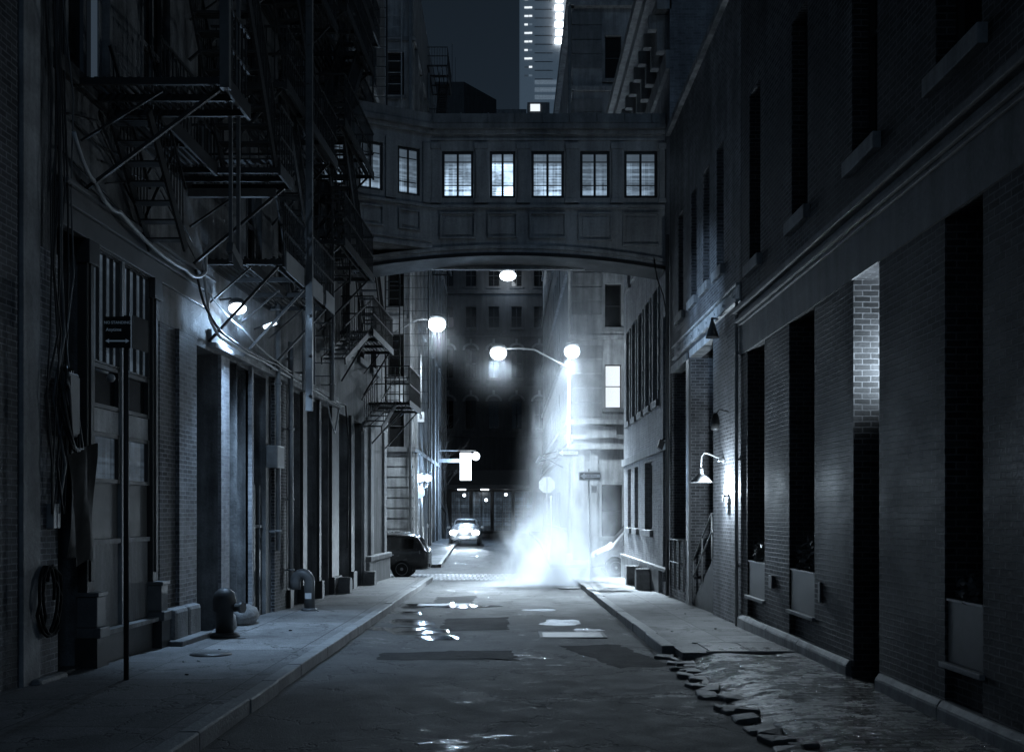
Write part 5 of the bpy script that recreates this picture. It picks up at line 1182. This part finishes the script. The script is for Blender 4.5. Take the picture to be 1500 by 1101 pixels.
def mist(c, r, k, lab):  # balls of mist added around the lamps to give them a glow
    t = NT('glow_mist'); tc = t.n('ShaderNodeTexCoord'); ln = t.n('ShaderNodeVectorMath', operation='LENGTH'); t.l(tc.outputs['Object'], ln.inputs[0])
    f = t.mapr(ln.outputs['Value'],0,r*.97,1,0); v = t.n('ShaderNodeVolumePrincipled'); v.inputs['Color'].default_value = (.95,.97,1,1); v.inputs['Anisotropy'].default_value = .1
    t.l(t.math('MULTIPLY', t.math('POWER', f, 2.6), k), v.inputs['Density']); t.l(v.outputs[0], t.out.inputs['Volume'])
    mb = MB(); mb.ball(c, r, 3); o = mb.build('glow_halo', t.m, org=c); tag(o, lab, 'glow_halo', kind='stuff')
mist(Vector((x1,PY,zt1)),3.0,.045,'added glow halo around the lamp at the end of the long arm'); mist(Vector((x2,PY,zt2)),3.0,.045,'added glow halo around the lamp on the pale pole'); mist(p2,3.0,.045,'added glow halo around the lamp by the banded stone building')
mist(Vector((-4.2,51.9,pz)),1.6,.07,'added glow halo around the twin lantern post'); mist(Vector((-2.48,59.9,.92)),1.7,.2,'added glow halo in front of the oncoming headlights')
mist(LEFT(18.95,.36,5.79),.75,.1,'added glow halo around the bright bulkhead lamp')
# ------------------------------------------------------------------ light
LC = (.44,.68,1.0); LW = (.70,.86,1.0)
def point(name, loc, W, r=.1, col=LC):
    l = bpy.data.lights.new(name,'POINT'); l.energy = W; l.color = col; l.shadow_soft_size = r; o = bpy.data.objects.new(name,l); COL.objects.link(o); o.location = loc; return o
def spot(name, loc, aim, W, ang=80, blend=.6, r=.1, col=LC):
    l = bpy.data.lights.new(name,'SPOT'); l.energy = W; l.color = col; l.spot_size = R(ang); l.spot_blend = blend; l.shadow_soft_size = r
    o = bpy.data.objects.new(name,l); COL.objects.link(o); o.location = loc; o.rotation_euler = (Vector(aim)-Vector(loc)).to_track_quat('-Z','Y').to_euler(); return o
D_ = Vector((0,0,-1))
q = LEFT(18.95,.36,5.55); spot('wall_lamp_light', q, q+Vector((.12,-.05,-1)), 1150, 98, .7, .06); point('wall_lamp_spill', q+Vector((.05,0,-.02)), 60, .06); spot('steel_beam_fill', q+Vector((.1,0,.05)), (4.4,22.8,6.4), 2800, 26, 1.0, .12)  # last one is an extra narrow spot, added to brighten the steel beam
point('sconce_light', RIGHT(20.24,.24,2.5), 230, .03, LW)
for (x,z,W,cone,gw) in ((x1,zt1,5000,132,70),(x2,zt2,5500,128,330)):
    q = Vector((x,PY-.4,z-.3)); spot('street_light', q, q+Vector((-.05,-.32,-1)), W, cone, .7, .35, LW); point('street_glow', q+Vector((0,-.25,.1)), gw, .1, LW)
q = p2+Vector((0,-.4,-.3)); spot('street_light', q, q+Vector((.05,-.2,-1)), 4000, 132, .7, .35, LW); point('street_glow', q+Vector((0,-.25,.1)), 110, .1, LW)
point('post_light', (-4.15,51.4,pz), 420, .1)
point('flood_light', (.12,89.6,22.0), 90, .2)
point('sign_light', (-2.6,65.2,4.6), 1100, .2)
spot('doorway_light', RIGHT(12.35,-.8,3.75), RIGHT(12.99,-.3,4.3), 230, 150, 1.0, .14, LW)
for s_ in (1,-1): spot('headlight_beam', (-2.48+.62*s_,60.2,g(62)+.72), (-2.48+.62*s_,50,-.5), 900, 40, .7, .08, LW)
point('headlight_glow', (-2.48,59.9,.95), 110, .2, LW)
spot('steam_backlight', (3.25,41.2,.35), (1.0,36.6,.1), 2600, 46, .9, .12, LW)  # added spot behind the plume; the van's own headlamps are unlit
spot('steam_fill', (x2-.1,PY-.5,zt2-.45), (2.0,35.4,.2), 37000, 36, .9, .3, LW)  # extra narrow spot at the lamp head, added to brighten the steam
w = bpy.data.worlds.new('World'); S.world = w; w.use_nodes = True; nt = w.node_tree
sky = nt.nodes.new('ShaderNodeTexSky'); sky.sky_type = 'NISHITA'; sky.sun_disc = False; sky.sun_elevation = R(4); sky.sun_rotation = R(200)
bw = nt.nodes.new('ShaderNodeRGBToBW'); nt.links.new(sky.outputs[0], bw.inputs[0])
mx = nt.nodes.new('ShaderNodeMix'); mx.data_type = 'RGBA'; mx.blend_type = 'MULTIPLY'; mx.inputs[0].default_value = 1; nt.links.new(bw.outputs[0], mx.inputs[6]); mx.inputs[7].default_value = (.42,.67,1,1)
bg = nt.nodes['Background']; nt.links.new(mx.outputs[2], bg.inputs[0]); bg.inputs[1].default_value = .015
sun = bpy.data.lights.new('moon_sun','SUN'); sun.energy = .075; sun.angle = R(10); sun.color = (.38,.64,1); so = bpy.data.objects.new('moon_sun',sun); COL.objects.link(so)
so.rotation_euler = Vector((-.45,1,-.7)).to_track_quat('-Z','Y').to_euler()
# ------------------------------------------------------------------ camera
cam = bpy.data.cameras.new('camera'); co = bpy.data.objects.new('camera',cam); COL.objects.link(co); S.camera = co
co.location = (0,0,CAMZ); co.rotation_euler = (R(90),0,0); cam.sensor_fit = 'HORIZONTAL'; cam.sensor_width = 36; cam.lens = 36
cam.shift_x = (750-742)/1500; cam.shift_y = (752-550.5)/1500; cam.clip_start = .1; cam.clip_end = 3000
S.view_settings.view_transform = 'Standard'; S.view_settings.look = 'None'; S.view_settings.exposure = 0
cy = S.cycles; cy.use_denoising = True; cy.max_bounces = 8; cy.diffuse_bounces = 3; cy.glossy_bounces = 3; cy.transparent_max_bounces = 8; cy.volume_bounces = 2; cy.volume_step_rate = .6; cy.volume_max_steps = 128; cy.sample_clamp_indirect = 4; cy.caustics_reflective = False; cy.caustics_refractive = False
